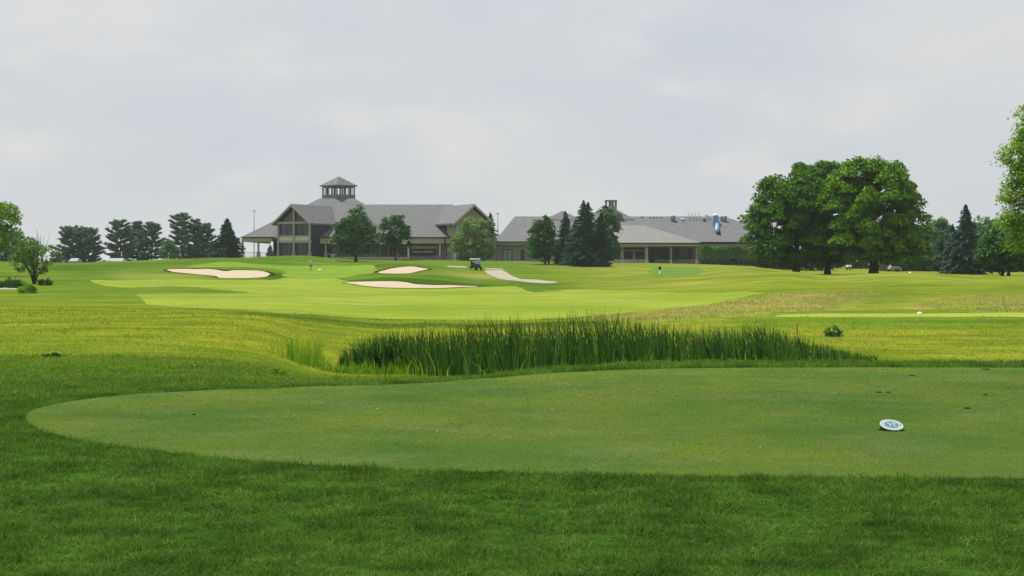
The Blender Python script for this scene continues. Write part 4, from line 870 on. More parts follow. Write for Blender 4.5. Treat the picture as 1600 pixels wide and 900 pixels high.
# right wing roof
xr = -12.2; zR = CAMZ+(HZ-319.5)/F*353.6; rn = (zR-zE)/slope
mb = MB(); x0 = cxh+2; e = .003
mb.add([(x0, 340+e, zE), (xr, 340+e, zE), (xr, 340+2*rn, zE), (x0, 340+2*rn, zE), (x0, 340+rn, zR), (xr-.8, 340+rn, zR)],
       [(0, 1, 5, 4), (3, 4, 5, 2), (1, 2, 5), (0, 4, 3), (0, 3, 2, 1)])
mb.build('roof', M['roof'], CB)
# fascia, gutter
mb = MB(); pbox(mb, 378, 425, 371.3, 377.6, 340.15, 340.5); pbox(mb, 484, 708, 371.5, 380.5, 340.15, 340.5); mb.box(xl+.3, xl+.6, 340.5, 379, zE-.9, zE-.05)
mb.each('fascia', M['trim'], CB)
mb = MB(); pbox(mb, 375, 428, 369.9, 371.3, 339.8, 340.14); pbox(mb, 482, 709, 370.2, 371.7, 339.8, 340.14)
pbox(mb, 694, 695.6, 371.8, 381, 339.9, 340.12)
mb.each('gutter', M['darktrim'], CB)
mb = MB(); mb.box(xl+.62, cxh+hx-.3, 340.52, 379.4, zE-.35, zE-.06)
mb.build('soffit', M['greywood'], CB)

def gable(root, peakpx, dirn, glazed):
    Dp = 338.0; pk = P(peakpx, 318.5, Dp); th = R(25)*dirn
    # u along the face, w towards the viewer side, z up
    T = Matrix.Translation((pk.x, pk.y, 0)) @ Matrix.Rotation(-th, 4, 'Z')
    # local x = along face, local -y = outwards
    zk = pk.z; ze = CAMZ+(HZ-349)/F*Dp; W = 32.5*.1352/math.cos(th)
    L_ = 17.5; tk = .38
    mb = MB()
    for sg in (-1, 1):
        a = [(0, 0, zk), (sg*W, 0, ze), (sg*W, 0, ze-tk), (0, 0, zk-tk)]
        bb = [(x, L_, z) for x, _, z in a]
        mb.add([T @ Vector(p) for p in a+bb], [(0, 1, 2, 3), (7, 6, 5, 4), (0, 4, 5, 1), (1, 5, 6, 2), (2, 6, 7, 3), (3, 7, 4, 0)])
    mb.build('gable_roof', M['roof'], root)
    mb = MB()
    for sg in (-1, 1):
        d = .16
        a = [(0, -.05, zk-.04), (sg*W, -.05, ze-.04), (sg*W, -.05, ze-.50), (0, -.05, zk-.56)]
        bb = [(x, -.05-d, z) for x, _, z in a]
        mb.add([T @ Vector(p) for p in a+bb], [(0, 1, 2, 3), (7, 6, 5, 4), (0, 4, 5, 1), (1, 5, 6, 2), (2, 6, 7, 3), (3, 7, 4, 0)])
    mb.build('rake_board', M['trim'], root)
    zf = CAMZ+(HZ-(402 if dirn > 0 else 406))/F*Dp
    W2 = W-1.1
    mb = MB()  # gable wall solid
    zs = ze+.15
    hgt = (zk-.9)
    a = [(-W2, 1.0, zs), (W2, 1.0, zs), (0, 1.0, hgt)]; bb = [(x, 2.2, z) for x, _, z in a]
    if not glazed:
        mb.add([T @ Vector(p) for p in a+bb], [(0, 1, 2), (5, 4, 3), (0, 3, 4, 1), (1, 4, 5, 2), (2, 5, 3, 0)])
        mb.box(-W2, W2, 1.0, 6, zf-.5, zs-.003, T); mb.build('gable_wall', M['siding'], root)
        wm = MB(); 
        for u in (-2.2, 1.0):
            w = MB().box(u, u+1.6, .93, .98, zf+1, zf+2.6, T).build('window', M['glass'], root)
            MB().box(u-.08, u+1.68, .90, .925, zf+2.6, zf+2.7, T).box(u-.08, u+1.68, .90, .925, zf+.9, zf+1, T).each('window_frame', M['trim'], w)
        mb = MB(); mb.box(-.09, .09, .85, .99, zs, hgt, T); mb.box(-W2, W2, .88, .995, zs-.1, zs+.12, T); mb.build('trim_board', M['trim'], root)
        return
    mb.add([T @ Vector(p) for p in a+bb], [(0, 1, 2), (5, 4, 3), (0, 3, 4, 1), (1, 4, 5, 2), (2, 5, 3, 0)])
    mb.build('gable_window', M['glass'], root)
    z1 = CAMZ+(HZ-368)/F*Dp; z2 = CAMZ+(HZ-376)/F*Dp; z3 = CAMZ+(HZ-380)/F*Dp
    # upper storey glazing, spandrel, ground floor glazing
    k = .1352/math.cos(th); us = [(430.5-455)*k, (457-455)*k, (483-455)*k]
    for i in range(2):
        w = MB().box(us[i]+.1, us[i+1]-.1, 1.0, 1.1, z1, zs-.25, T).build('window', M['glass'], root)
        fr = MB(); u0, u1 = us[i]+.1, us[i+1]-.1
        fr.box(u0, u1, .9, .99, z1, z1+.1, T); fr.box(u0+(u1-u0)*.5-.03, u0+(u1-u0)*.5+.03, .93, .99, z1+.1, zs-.25, T); fr.build('window_frame', M['darktrim'], w)
        w = MB().box(us[i]+.1, us[i+1]-.1, 1.0, 1.1, zf, z3, T).build('window', M['glass'], root)
        fr = MB()
        for q in range(5): fr.box(u0+(u1-u0)*q/4-.04, u0+(u1-u0)*q/4+.04, .93, .99, zf, z3, T)
        fr.box(u0, u1, .935, .985, z3-.7, z3-.62, T); fr.build('window_frame', M['darktrim'], w)
        MB().box(us[i]+.2, us[i+1]-.2, .7, .8, z2+.03, z1-.22, T).build('panel', M['cream'], root)
    for u in us:
        p = MB().box(u-.17, u+.17, .45, .85, zf+1.0, zs+.3 if abs(u) > 1 else hgt, T).build('post', M['trim'], root)
        MB().box(u-.32, u+.32, .3, 1.0, zf-.3, zf+1.0, T).build('post_base', M['stone'], p)
    mb = MB(); mb.box(us[0]-.3, us[2]+.5, .5, .84, zs-.25, zs+.22, T); mb.box(us[0]-.3, us[2]+.3, .56, .8, z1-.22, z1+.02, T); mb.box(us[0]-.3, us[2]+.3, .5, .9, z3+.1, z2, T); mb.build('beam', M['trim'], root)
    MB().box(us[0]-.2, us[2]+.2, 1.15, 7, zf-.3, z1+2.2, T).build('gable_wall', M['darktrim'], root)
gable(CB, 455, 1, True)
gable(CB, 741, -1, False)
# knee walls under the gable eaves
mb = MB(); a = P(484, 371, 341); 
pbox(mb, 484, 507, 349.5, 371, 345.2, 348); pbox(mb, 706, 720, 350.5, 371, 344.6, 348)
mb.each('wall', M['greywood'], CB)
w = MB(); pbox(w, 706.5, 712.5, 353, 365, 344.5, 344.58); w.build('window', M['paleglass'], CB)
# right part walls
zf = 2.2
mb = MB(); pbox(mb, 509, 637, 381, 409, 346, 346.4); pbox(mb, 637, 690, 381, 388, 343.6, 344); pbox(mb, 690, 722, 378, 409, 342.6, 343); pbox(mb, 722, 775, 371, 409, 344, 350)
mb.each('wall', M['siding'], CB)
mb = MB(); pbox(mb, 640, 686, 399.3, 409, 342.2, 342.5); pbox(mb, 690, 716, 400, 409, 342.2, 342.58); mb.each('stone_base', M['stone'], CB)
MB().box(P(636, 0, 346).x, P(721, 0, 346).x, 346.6, 350, 1.2, 6.3).build('rear_wall', M['greywood'], CB)
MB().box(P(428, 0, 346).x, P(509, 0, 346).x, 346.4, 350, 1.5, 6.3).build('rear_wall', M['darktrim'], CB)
mb = MB(); pbox(mb, 483, 509, 380, 402.5, 345.0, 345.1); w = mb.build('window', M['glass'], CB)
mb = MB(); pbox(mb, 484, 508, 380, 380.8, 344.9, 344.97); [pbox(mb, q-.3, q+.3, 380, 402.5, 344.9, 344.98) for q in (484, 490, 496, 502, 508)]; mb.build('window_frame', M['darktrim'], w)
for i in range(9):
    q0 = 514+i*13.5
    mb = MB(); pbox(mb, q0, q0+10.5, 383, 402.5, 345.8, 345.97); w = mb.build('window', M['glass'], CB)
    mb = MB(); pbox(mb, q0-.8, q0, 382.5, 404, 345.6, 345.95); pbox(mb, q0+10.5, q0+11.3, 382.5, 404, 345.6, 345.95); pbox(mb, q0+4.9, q0+5.6, 383, 402.5, 345.7, 345.78); mb.build('window_frame', M['cream'], w)
for q, yb in ((509, 403), (379, 401), (403.8, 401)):
    a = P(q, yb, 341)
    p = MB().box(a.x-.2, a.x+.2, 340.8, 341.2, a.z+1.0, zE-.36).build('post', M['trim'], CB)
    MB().box(a.x-.36, a.x+.36, 340.6, 341.4, a.z-.6, a.z+1.0).build('post_base', M['stone'], p)
for q in (379, 403.8, 428):
    a = P(q, 401, 378); 
    MB().box(a.x-.15, a.x+.15, 377.8, 378.1, a.z-1.5, zE-.36).build('post', M['greywood'], CB)
# entrance pillars and opening
for q, yt in ((638.2, 381), (687.3, 381)):
    a = P(q, 407.5, 341)
    p = MB().box(a.x-.17, a.x+.17, 340.8, 341.2, a.z+.9, CAMZ+(HZ-yt)/F*341).build('post', M['cream'], CB)
    MB().box(a.x-.3, a.x+.3, 340.65, 341.35, a.z-.4, a.z+.9).build('post_base', M['stone'], p)
mb = MB(); pbox(mb, 636.5, 690, 380.9, 383.2, 340.9, 341.15); mb.build('beam', M['darktrim'], CB)
mb = MB(); pbox(mb, 640.5, 684, 383.6, 388.6, 341.9, 342.4); mb.build('valance', M['trim'], CB)
mb = MB(); pbox(mb, 681, 685.2, 389, 408, 343.0, 343.1); mb.build('door', M['glass'], CB)
mb = MB(); pbox(mb, 696, 702.5, 389.5, 400, 342.5, 342.59); w = mb.build('window', M['glass'], CB)
mb = MB(); pbox(mb, 695.4, 703.1, 388.9, 389.4, 342.4, 342.58); pbox(mb, 699, 699.5, 389.5, 400, 342.4, 342.49); mb.build('window_frame', M['trim'], w)
# porch railing
mb = MB(); a = P(376, 402, 341); b = P(428, 402, 341)
mb.box(a.x, b.x, 340.97, 341.03, a.z+1.0, a.z+1.06); mb.box(a.x, b.x, 340.97, 341.03, a.z+.1, a.z+.15)
for k in range(28): x_ = a.x+(b.x-a.x)*k/27; mb.box(x_-.02, x_+.02, 340.98, 341.02, a.z+.15, a.z+1.0)
mb.build('railing', M['darktrim'], CB)
# cupola
cz0 = CAMZ+(HZ-308.5)/F*360; cz1 = CAMZ+(HZ-291.5)/F*360; cz2 = CAMZ+(HZ-275.5)/F*360
T = Matrix.Translation((cxh, 360, 0)) @ Matrix.Rotation(R(45), 4, 'Z')
S = 2.62
cup = MB().box(-S-.05, S+.05, -S-.05, S+.05, cz0-.6, cz0+.58, T).build('cupola', M['greywood'], CB)
wt, wb = cz1-.28, cz0+.60
mb = MB()
for sx in (-1, 1):
    for sy in (-1, 1): mb.box(sx*S-.25*(sx > 0)*1-.0, sx*S+.25*(sx < 0), sy*S-.25*(sy > 0), sy*S+.25*(sy < 0), wb, cz1, T)
for k in (-1, 1):
    for q in (-1.0, 1.0):
        mb.box(q-.22, q+.22, k*S-.1, k*S+.1, wb, wt, T); mb.box(k*S-.1, k*S+.1, q-.22, q+.22, wb, wt, T)
for k in (-1, 1):
    mb.box(-S+.25, S-.25, k*S-.12, k*S+.12, wt, cz1, T); mb.box(k*S-.12, k*S+.12, -S+.25, S-.25, wt, cz1, T)
mb.build('cupola_frame', M['greywood'], cup)
mb = MB()
for k in (-1, 1):
    for q in (-1.75, 0, 1.75):
        mb = MB(); mb.box(q-.02, q+.02, k*S-.03, k*S+.03, wb, wt, T); mb.box(k*S-.03, k*S+.03, q-.02, q+.02, wb, wt, T); mb.each('window_bar', M['darktrim'], cup)
E2 = S+.42
mb = MB(); mb.add([T @ Vector(p) for p in [(-E2, -E2, cz1), (E2, -E2, cz1), (E2, E2, cz1), (-E2, E2, cz1), (-E2, -E2, cz1+.22), (E2, -E2, cz1+.22), (E2, E2, cz1+.22), (-E2, E2, cz1+.22), (0, 0, cz2)]],
   [(3, 2, 1, 0), (0, 1, 5, 4), (1, 2, 6, 5), (2, 3, 7, 6), (3, 0, 4, 7), (4, 5, 8), (5, 6, 8), (6, 7, 8), (7, 4, 8)])
mb.build('cupola_roof', M['roof'], cup)

# stone terrace wall and pillars
a = P(524, 408, 334); rootw = thing('terrace_wall', (a.x, 334, Hs(a.x, 334)), 'low stone terrace wall behind the leafy tree', 'wall', world=True)
mb = MB(); pbox(mb, 524, 637, 402.5, 411, 334, 334.5); mb.build('wall', M['stone'], rootw)
mb = MB(); pbox(mb, 523, 638, 401.8, 402.5, 333.93, 334.57); mb.build('coping', M['cream'], rootw)
mb = MB(); pbox(mb, 516.5, 522, 398.5, 408, 333.7, 334.7); pp_ = mb.build('pillar', M['stone'], rootw)
mb = MB(); pbox(mb, 515.6, 522.9, 397.4, 398.5, 333.55, 334.85); mb.build('pillar_cap', M['cream'], pp_)
# litter bins
def bin_(px, yb, D, h, r, label):
    g_ = P(px, yb, D); o = thing('trash_bin', g_, label, 'bin', 'black bins by the clubhouse')
    MB().lathe([(r*.8, 0), (r, h*.1), (r, h*.75), (r*.9, h*.78)], 14).build('body', M['black'], o, True)
    MB().lathe([(r*1.05, h*.785), (r*1.05, h*.83), (r*.6, h*.97), (r*.15, h)], 14).build('lid', M['black'], o, True)
bin_(513.8, 403, 336, .95, .22, 'slim black bin left of the stone pillar')
bin_(622.8, 407, 338, 1.2, .28, 'black bin right of the trunk of the small round tree')
# banner
a = P(641, 398.8, 341.7); b = P(678.5, 389, 341.7); W_ = b.x-a.x; H_ = b.z-a.z
bn = thing('banner', (a.x, 341.7, a.z), 'dark purple banner with a line of white lettering beside the entrance', 'banner')
MB().box(0, W_, -.02, .02, 0, H_).build('cloth', M['banner'], bn)
mb = MB(); xx = W_*.09; 
while xx < W_*.92:
    cw = rnd.uniform(.09, .16); hh = rnd.choice([.26, .26, .30]); z_ = H_*.45
    t = rnd.randint(0, 3)
    if rnd.random() < .10: xx += .12; continue
    mb.box(xx, xx+.045, -.035, -.022, z_, z_+hh)
    if t != 0: mb.box(xx+.047, xx+cw, -.035, -.022, z_+hh-.06, z_+hh)
    if t == 1 or t == 2: mb.box(xx+.047, xx+cw, -.035, -.022, z_+hh*.42, z_+hh*.42+.05)
    if t == 2 or t == 3: mb.box(xx+.047, xx+cw, -.035, -.022, z_, z_+.06)
    xx += cw+.06
mb.build('lettering', M['white'], bn)

# ------------------------------------------------------------------ clubhouse, right
zE2 = CAMZ+(HZ-377.8)/F*345; s2 = .44
a = P(960, 410, 346); RB = thing('pavilion_building', (a.x, 346, Hs(a.x, 346)), 'low wide clubhouse wing with a chimney and blue roof vents', 'building', world=True)
x0 = P(772, 0, 345).x; x1 = 61.0; zR2 = CAMZ+(HZ-338)/F*358; rn = (zR2-zE2)/s2
mb = MB(); xa = P(804.5, 0, 358).x; xb = x1-rn
mb.add([(x0, 345, zE2), (x1, 345, zE2), (x1, 345+2*rn, zE2), (x0, 345+2*rn, zE2), (xa, 345+rn, zR2), (xb, 345+rn, zR2)],
       [(0, 1, 5, 4), (1, 2, 5), (2, 3, 4, 5), (3, 0, 4), (3, 2, 1, 0)])
mb.build('roof', M['roof'], RB)
# raised hips
def hipbox(pxa, pxb, pya, ra, rb, pyr, Da, Db, mat, nm_='roof', Dr=None):
    A_ = P(pxa, pya, Da); B_ = P(pxb, pya, Da); Dm = Dr or (Da+Db)/2; r0 = P(ra, pyr, Dm); r1 = P(rb, pyr, Dm); zb = A_.z
    mb = MB(); mb.add([(A_.x, Da, zb), (B_.x, Da, zb), (B_.x, Db, zb), (A_.x, Db, zb), tuple(r0), tuple(r1)],
       [(0, 1, 5, 4), (1, 2, 5), (2, 3, 4, 5), (3, 0, 4), (3, 2, 1, 0)])
    return mb.build(nm_, mat, RB)
hipbox(850, 908, 343, 878.5, 879.5, 329.5, 356.3, 366, M['roof'], 'roof', 360)
hipbox(910, 992, 343, 935, 966, 328.5, 356.3, 367, M['roof'], 'roof', 360)
hipbox(940, 1097, 379.6, 968, 1006, 352, 340, 362, M['roof2'], 'porch_roof', 352)
mb = MB(); pbox(mb, 774, 940, 378.6, 382.3, 345.2, 345.5); pbox(mb, 943, 1096, 381, 385, 340.2, 340.5); pbox(mb, 1098, 1165, 381.5, 385.5, 345.2, 345.5); mb.each('fascia', M['trim'], RB)
mb = MB(); pbox(mb, 771, 941, 377.2, 378.7, 344.8, 345.16); pbox(mb, 940, 1098, 379.2, 381, 339.8, 340.16); pbox(mb, 1097, 1230, 379.9, 381.5, 344.8, 345.16); pbox(mb, 1050.5, 1052, 381, 411, 340.6, 340.8); mb.each('gutter', M['darktrim'], RB)
mb = MB(); mb.box(P(776, 0, 347).x, x1-2, 349, 368, 0, zE2-.01); mb.box(P(776, 0, 347).x, P(945, 0, 347).x, 346.6, 349, .6, zE2-.02); mb.each('wall', M['siding'], RB)
mb = MB(); pbox(mb, 776, 784, 399, 409, 346.35, 346.58); pbox(mb, 801.5, 812, 399, 409, 346.35, 346.58); mb.each('stone_base', M['stone'], RB)
def win(pa, pb, ya, yb, D, root, glass='glass', mull=0, frame='trim', name='window', fw=.5):
    mb = MB(); pbox(mb, pa, pb, ya, yb, D, D+.08); w = mb.build(name, M[glass], root)
    mb = MB(); pbox(mb, pa-fw, pa, ya-fw, yb, D-.05, D+.06); pbox(mb, pb, pb+fw, ya-fw, yb, D-.05, D+.06); pbox(mb, pa, pb, ya-fw, ya, D-.05, D+.06)
    for i in range(mull):
        q = pa+(pb-pa)*(i+1)/(mull+1); pbox(mb, q-fw*.45, q+fw*.45, ya, yb, D-.045, D-.003)
    mb.build(name+'_frame', M[frame], w); return w
win(786, 799.3, 391, 407, 346.45, RB, 'paleglass', 1, 'darktrim', 'door', 1.2)
win(814, 819, 391, 406, 346.45, RB, 'glass', 0, 'darktrim')
for q in (830, 850, 870, 890, 910, 930): win(q, q+10, 388, 403, 346.45, RB, 'glass', 1)
# porch bays
zp = P(0, 411, 341).z
mb = MB(); pbox(mb, 943, 1013, 405.2, 412, 344, 344.3); mb.build('wall', M['cream'], RB)
mb = MB(); pbox(mb, 1013, 1088, 405.5, 412, 347.0, 347.3); pbox(mb, 943, 1013, 384, 387, 344, 344.3); mb.each('wall', M['trim'], RB)
for pa, pb in ((945, 955), (957, 969.5), (974.5, 989), (992, 1007)):
    win(pa, pb, 392, 405, 344.1, RB, 'glass', 0, 'cream', 'window', .9); win(pa, pb, 386.6, 390.4, 344.1, RB, 'glass', 0, 'cream', 'window', .5)
for pa, pb in ((1015, 1022), (1025, 1042), (1045, 1060), (1063, 1082)):
    win(pa, pb, 388, 404.5 if pa != 1015 else 410, 347.0, RB, 'glass', 0, 'steel', 'window', .6)
for q, w_ in ((972, .12), (1010.5, .26), (1048.5, .15), (1088.8, .22)):
    a = P(q, 411.5, 341)
    p = MB().box(a.x-w_, a.x+w_, 340.9, 341.3, a.z+.7, CAMZ+(HZ-385)/F*341).build('post', M['trim'], RB)
    MB().box(a.x-w_-.12, a.x+w_+.12, 340.8, 341.4, a.z-.4, a.z+.7).build('post_base', M['cream'], p)
mb = MB(); mb.box(P(943, 0, 341).x, P(1094, 0, 341).x, 340.52, 349, zE2-.5, zE2-.42); mb.build('soffit', M['greywood'], RB)
# chimney with open top
Dc = 357; a = P(946.3, 345, Dc); b = P(963.8, 322, Dc); zt_ = CAMZ+(HZ-312.5)/F*Dc; cw = b.x-a.x
ch = MB().box(a.x, b.x, Dc, Dc+cw, a.z, b.z).build('chimney', M['siding'], RB)
mb = MB(); 
for u in (0, .33*cw, .62*cw, cw-.32):
    for v in (0, cw-.32): mb.box(a.x+u+.002, a.x+u+.32, Dc+v+.002, Dc+v+.32, b.z+.003, zt_-.25)
mb.box(a.x+cw*.5-.17, a.x+cw*.5+.17, Dc+cw*.5-.2, Dc+cw*.5+.2, b.z, zt_-.25)
mb.box(a.x-.1, b.x+.1, Dc-.1, Dc+cw+.1, zt_-.247, zt_); mb.build('chimney_cap', M['greywood'], ch)
# roof vents
def rp(px, py): return roofpt(px, py, zE2, s2, 345)
def vent_box(px, py, w, h, mat, name='roof_vent', dome=False, hang=.5):
    g_ = rp(px, py); s = g_.y/F; w *= s; h *= s
    mb = MB(); r = w/2
    mb.lathe([(r*.85, -.3), (r*.85, h*.35), (r*1.0, h*.4), (r*1.0, h*.9), (r*.75, h)], 14, 0, 0)
    mb.v = [(x+g_.x, y+g_.y+.1, z+g_.z) for x, y, z in mb.v]
    return mb.build(name, M[mat], RB, True)
vent_box(1051.7, 345.5, 8, 9, 'blue'); vent_box(1066.5, 344.5, 5.5, 3.5, 'white'); vent_box(1100.5, 345.5, 5.5, 5.5, 'steel')
vent_box(1128, 345.5, 4.5, 8, 'blue'); vent_box(1133.5, 346.5, 5, 9.5, 'steel')
vent_box(1003, 340.5, 3.5, 2.5, 'steel')
for q in (1017, 1022, 1027, 1033): vent_box(q, 341.5, 1.5, 2.8, 'darktrim')
for q in (1075.5, 1081, 1086.5, 1092):
    g_ = rp(q+2, 344.5); mb = MB(); mb.tube([g_+Vector((0, 0, -.2)), g_+Vector((-.05, 0, .9)), g_+Vector((-.3, .4, 1.3)), g_+Vector((-.3, .5, 1.9))], .06, 6); mb.build('vent_pipe', M['steel'], RB, True)
# big exhaust unit
g_ = rp(1118.5, 352); s = g_.y/F
mb = MB(); mb.box(g_.x-5*s, g_.x+5*s, g_.y-.3, g_.y+1.6, g_.z-.6, g_.z+6*s); mb.box(g_.x-3.6*s, g_.x+3.8*s, g_.y+.1, g_.y+1.4, g_.z+6*s, g_.z+15*s); ex = mb.build('exhaust_unit', M['blue'], RB, bevel=.06)
mb = MB(); mb.lathe([(3.9*s, 15*s), (4.2*s, 15.6*s), (3.0*s, 17.5*s), (.6*s, 18*s)], 14); mb.v = [(x+g_.x, y+g_.y+.7, z+g_.z) for x, y, z in mb.v]; mb.build('exhaust_cap', M['white'], ex, True)
g2 = rp(1121, 364); 
mb = MB(); mb.tube([g_+Vector((.1, .3, .3)), g_+Vector((.25, -.2, .1)), g2+Vector((-.1, -.35, .45)), g2+Vector((.1, -.45, .1))], [.48, .5, .46, .42], 12); mb.build('exhaust_duct', M['blue'], ex, True)
mb = MB(); mb.tube([g2+Vector((.1, -.47, .08)), g2+Vector((.2, -.75, -.15))], [.5, .5], 12); mb.build('duct_hood', M['darktrim'], ex, True)
g_ = rp(1112, 344); mb = MB(); mb.tube([g_+Vector((0, 0, 0)), g_+Vector((-.7, .6, .9)), g_+Vector((-1.3, .8, 1.2))], [.1, .1, .13], 6); mb.build('vent_pipe', M['steel'], RB)

# light poles
for q, D, yt, lb in ((397, 390, 330, 'tall thin dark pole left of the glazed gable'), (777.8, 375, 334, 'tall thin pole in the gap between the two clubhouse roofs')):
    g_ = gp(q, D); o = thing('light_pole', g_, lb, 'pole'); h_ = CAMZ+(HZ-yt)/F*D-g_.z
    MB().tube([(0, 0, -.3), (0, 0, h_)], [.13, .08], 8).build('pole', M['steel'], o, True)
    MB().box(-.3, .3, -.12, .12, h_, h_+.15).build('lamp_head', M['darktrim'], o)
# small white roofed shed far left
def shed(px0, px1, yt, yb, D, lb):
    g_ = P((px0+px1)/2, yb, D); o = thing('shed', (g_.x, D, g_.z-1), lb, 'building'); w = (px1-px0)/F*D/2; h_ = (yb-yt)/F*D+1
    MB().box(-w*.93, w*.93, 0, 4, 0, h_-.6).build('wall', M['siding'], o)
    mb = MB(); mb.add([(-w, -.3, h_-.7), (w, -.3, h_-.7), (w, 4.3, h_-.7), (-w, 4.3, h_-.7), (-w*.85, 2, h_), (w*.85, 2, h_)], [(0, 1, 5, 4), (1, 2, 5), (2, 3, 4, 5), (3, 0, 4), (3, 2, 1, 0)]); mb.build('roof', M['paleglass'], o)
shed(165, 192, 403.3, 411, 370, 'white roofed low building peeping over the left ridge below the pines')
shed(107, 121, 403.5, 412, 375, 'tiny pale roof under the leftmost broad pine')
# fence behind the maples
a = gp(1368, 286); fr = thing('wooden_fence', a, 'long brown board fence behind the right maple', 'fence')
xe = P(1640, 0, 286).x-a.x; mb = MB(); x_ = 0
while x_ < xe:
    z_ = Hs(a.x+x_, 286)-a.z; mb.box(x_, x_+.17, 0, .03, z_-.2, z_+1.9+rnd.uniform(-.03, .03)); x_ += .185
mb.build('boards', M['fence'], fr)
mb = MB(); x_ = 0
while x_ < xe: z_ = Hs(a.x+x_, 286)-a.z; MB().box(x_, x_+.12, .035, .16, z_-.2, z_+2.0).build('post', M['fence'], fr); x_ += 2.44

# ------------------------------------------------------------------ small things
def stake(px, py, h, r, mat, lb, name='stake'):
    g_ = hit(px, py); o = MB(); o.lathe([(r, -.1), (r, h*.92), (r*.7, h)], 8); ob = o.build(name, M[mat]); ob.location = g_; tag(ob, lb, 'stake')
stake(1245.5, 523, .36, .022, 'red', 'red hazard stake at the right end of the cattails')
stake(1053, 504, .14, .03, 'yellow', 'little pale yellow stake behind the cattails')
# far white tee marker: a low dome
g_ = hit(1437, 490.8); o = thing('tee_marker', g_, 'low white tee marker on the thin far tee strip', 'tee marker')
MB().lathe([(.12, 0), (.125, .02), (.10, .07), (.05, .10), (.01, .105)], 20).build('dome', M['white'], o, True)
g_ = hit(1422, 427.6); o = MB().lathe([(.15, -.05), (.15, .08), (.1, .17), (.02, .2)], 12).build('white_marker', M['white'], None, True); o.location = g_; tag(o, 'small white marker on the ridge right of the maples', 'marker')
g_ = hit(500, 422); o = MB().lathe([(.27, -.02), (.27, .06), (.2, .14), (.03, .16)], 14).build('white_marker', M['white'], None, True); o.location = g_; tag(o, 'small white marker lying on the green beside the person', 'marker')
# ball washer
g_ = hit(1031, 427.5); s = g_.y/F; hh = 12*s; o = thing('ball_washer', g_, 'white post with a black rounded top on the slope before the clubhouse wing', 'ball washer')
MB().lathe([(.16, 0), (.16, .05), (.085, .08), (.085, hh*.5)], 12).build('post', M['white'], o, True)
MB().lathe([(.09, hh*.5), (.2, hh*.56), (.22, hh*.75), (.18, hh*.92), (.04, hh)], 14).build('head', M['black'], o, True)

def cart(loc, rz, label, bodymat, roofmat, group, name='golf_cart'):
    o = thing(name, loc, label, 'golf cart', group, rz)
    # x forward, 2.4 long, 1.2 wide
    mb = MB(); mb.hexa([(x, y, .30) for x, y in ((-1.15, -.56), (1.15, -.5), (1.15, .5), (-1.15, .56))], [(x, y, .42) for x, y in ((-1.15, -.58), (1.15, -.52), (1.15, .52), (-1.15, .58))])
    mb.hexa([(x, y, .423) for x, y in ((.62, -.56), (1.18, -.46), (1.18, .46), (.62, .56))], [(x, y, z) for x, y, z in ((.60, -.54, .98), (.98, -.4, .78), (.98, .4, .78), (.60, .54, .98))])
    mb.hexa([(x, y, .423) for x, y in ((-1.12, -.57), (-.1, -.57), (-.1, .57), (-1.12, .57))], [(x, y, .70) for x, y in ((-1.08, -.55), (-.15, -.55), (-.15, .55), (-1.08, .55))])
    mb.build('body', M[bodymat], o, bevel=.04)
    st = MB().box(-.62, -.12, -.5, .5, .703, .83).build('seat', M['cream'] if bodymat != 'black' else M['black'], o, bevel=.04)
    MB().box(-.68, -.58, -.48, .48, .86, 1.22).build('backrest', M['black'], o, bevel=.03)
    mb = MB(); mb.hexa([(x, y, 1.74) for x, y in ((-1.05, -.6), (.72, -.58), (.72, .58), (-1.05, .6))], [(x, y, 1.82) for x, y in ((-.98, -.52), (.64, -.5), (.64, .5), (-.98, .52))]); mb.build('canopy', M[roofmat], o, bevel=.02)
    for sx, x0_, x1_ in ((1, .78, .62), (1, -.62, -.70)):
        for sy in (-1, 1): MB().tube([(x0_, sy*.50, .8), (x1_, sy*.52, 1.75)], .022, 6).build('strut', M['steel'], o)
    mb = MB(); mb.add([(.80, -.48, .98), (.80, .48, .98), (.65, .48, 1.70), (.65, -.48, 1.70), (.81, -.48, .98), (.81, .48, .98), (.66, .48, 1.70), (.66, -.48, 1.70)], [(0, 1, 2, 3), (7, 6, 5, 4), (0, 4, 5, 1), (1, 5, 6, 2), (2, 6, 7, 3), (3, 7, 4, 0)]); mb.build('windshield', M['paleglass'], o)
    for x_ in (-.78, .82):
        for sy in (-1, 1):
            w = MB().tube([(x_, sy*.50, .22), (x_, sy*.66, .22)], .225, 16).build('wheel', M['black'], o, True)
            MB().tube([(x_, sy*.655, .22), (x_, sy*.672, .22)], .11, 12).build('rim', M['white'], w)
    T_ = [(.42+.14*math.sin(a)*.5, -.25+.17*math.cos(a), 1.02+.14*math.sin(a)) for a in np.linspace(0, 6.283, 15)]
    MB().tube(T_, .015, 5, False).tube([(.62, -.25, .8), (.42, -.25, 1.02)], .018, 5).build('steering_wheel', M['black'], o)
    b_ = MB().tube([(-1.0, -.2, .6), (-1.05, -.2, 1.42)], [.13, .15], 10).build('golf_bag', M['darkcloth'], o)
    mb = MB()
    for k in range(5): mb.tube([(-1.03, -.2+.03*(k-2), 1.35), (-1.1+.02*k, -.2+.05*(k-2), 1.62)], .012, 4)
    mb.build('golf_club', M['steel'], b_)
    return o
g_ = hit(743, 422); cart(g_, R(-62), 'black golf cart with a pale canopy on the slope above the cart path', 'black', 'white', 'golf carts')
g_ = gp(1397.5, 290); g_.z = P(0, 428, 290).z+.55; cart(gp(1397.5, 270), R(200), 'distant white golf cart before the brown fence', 'steel', 'white', 'golf carts')
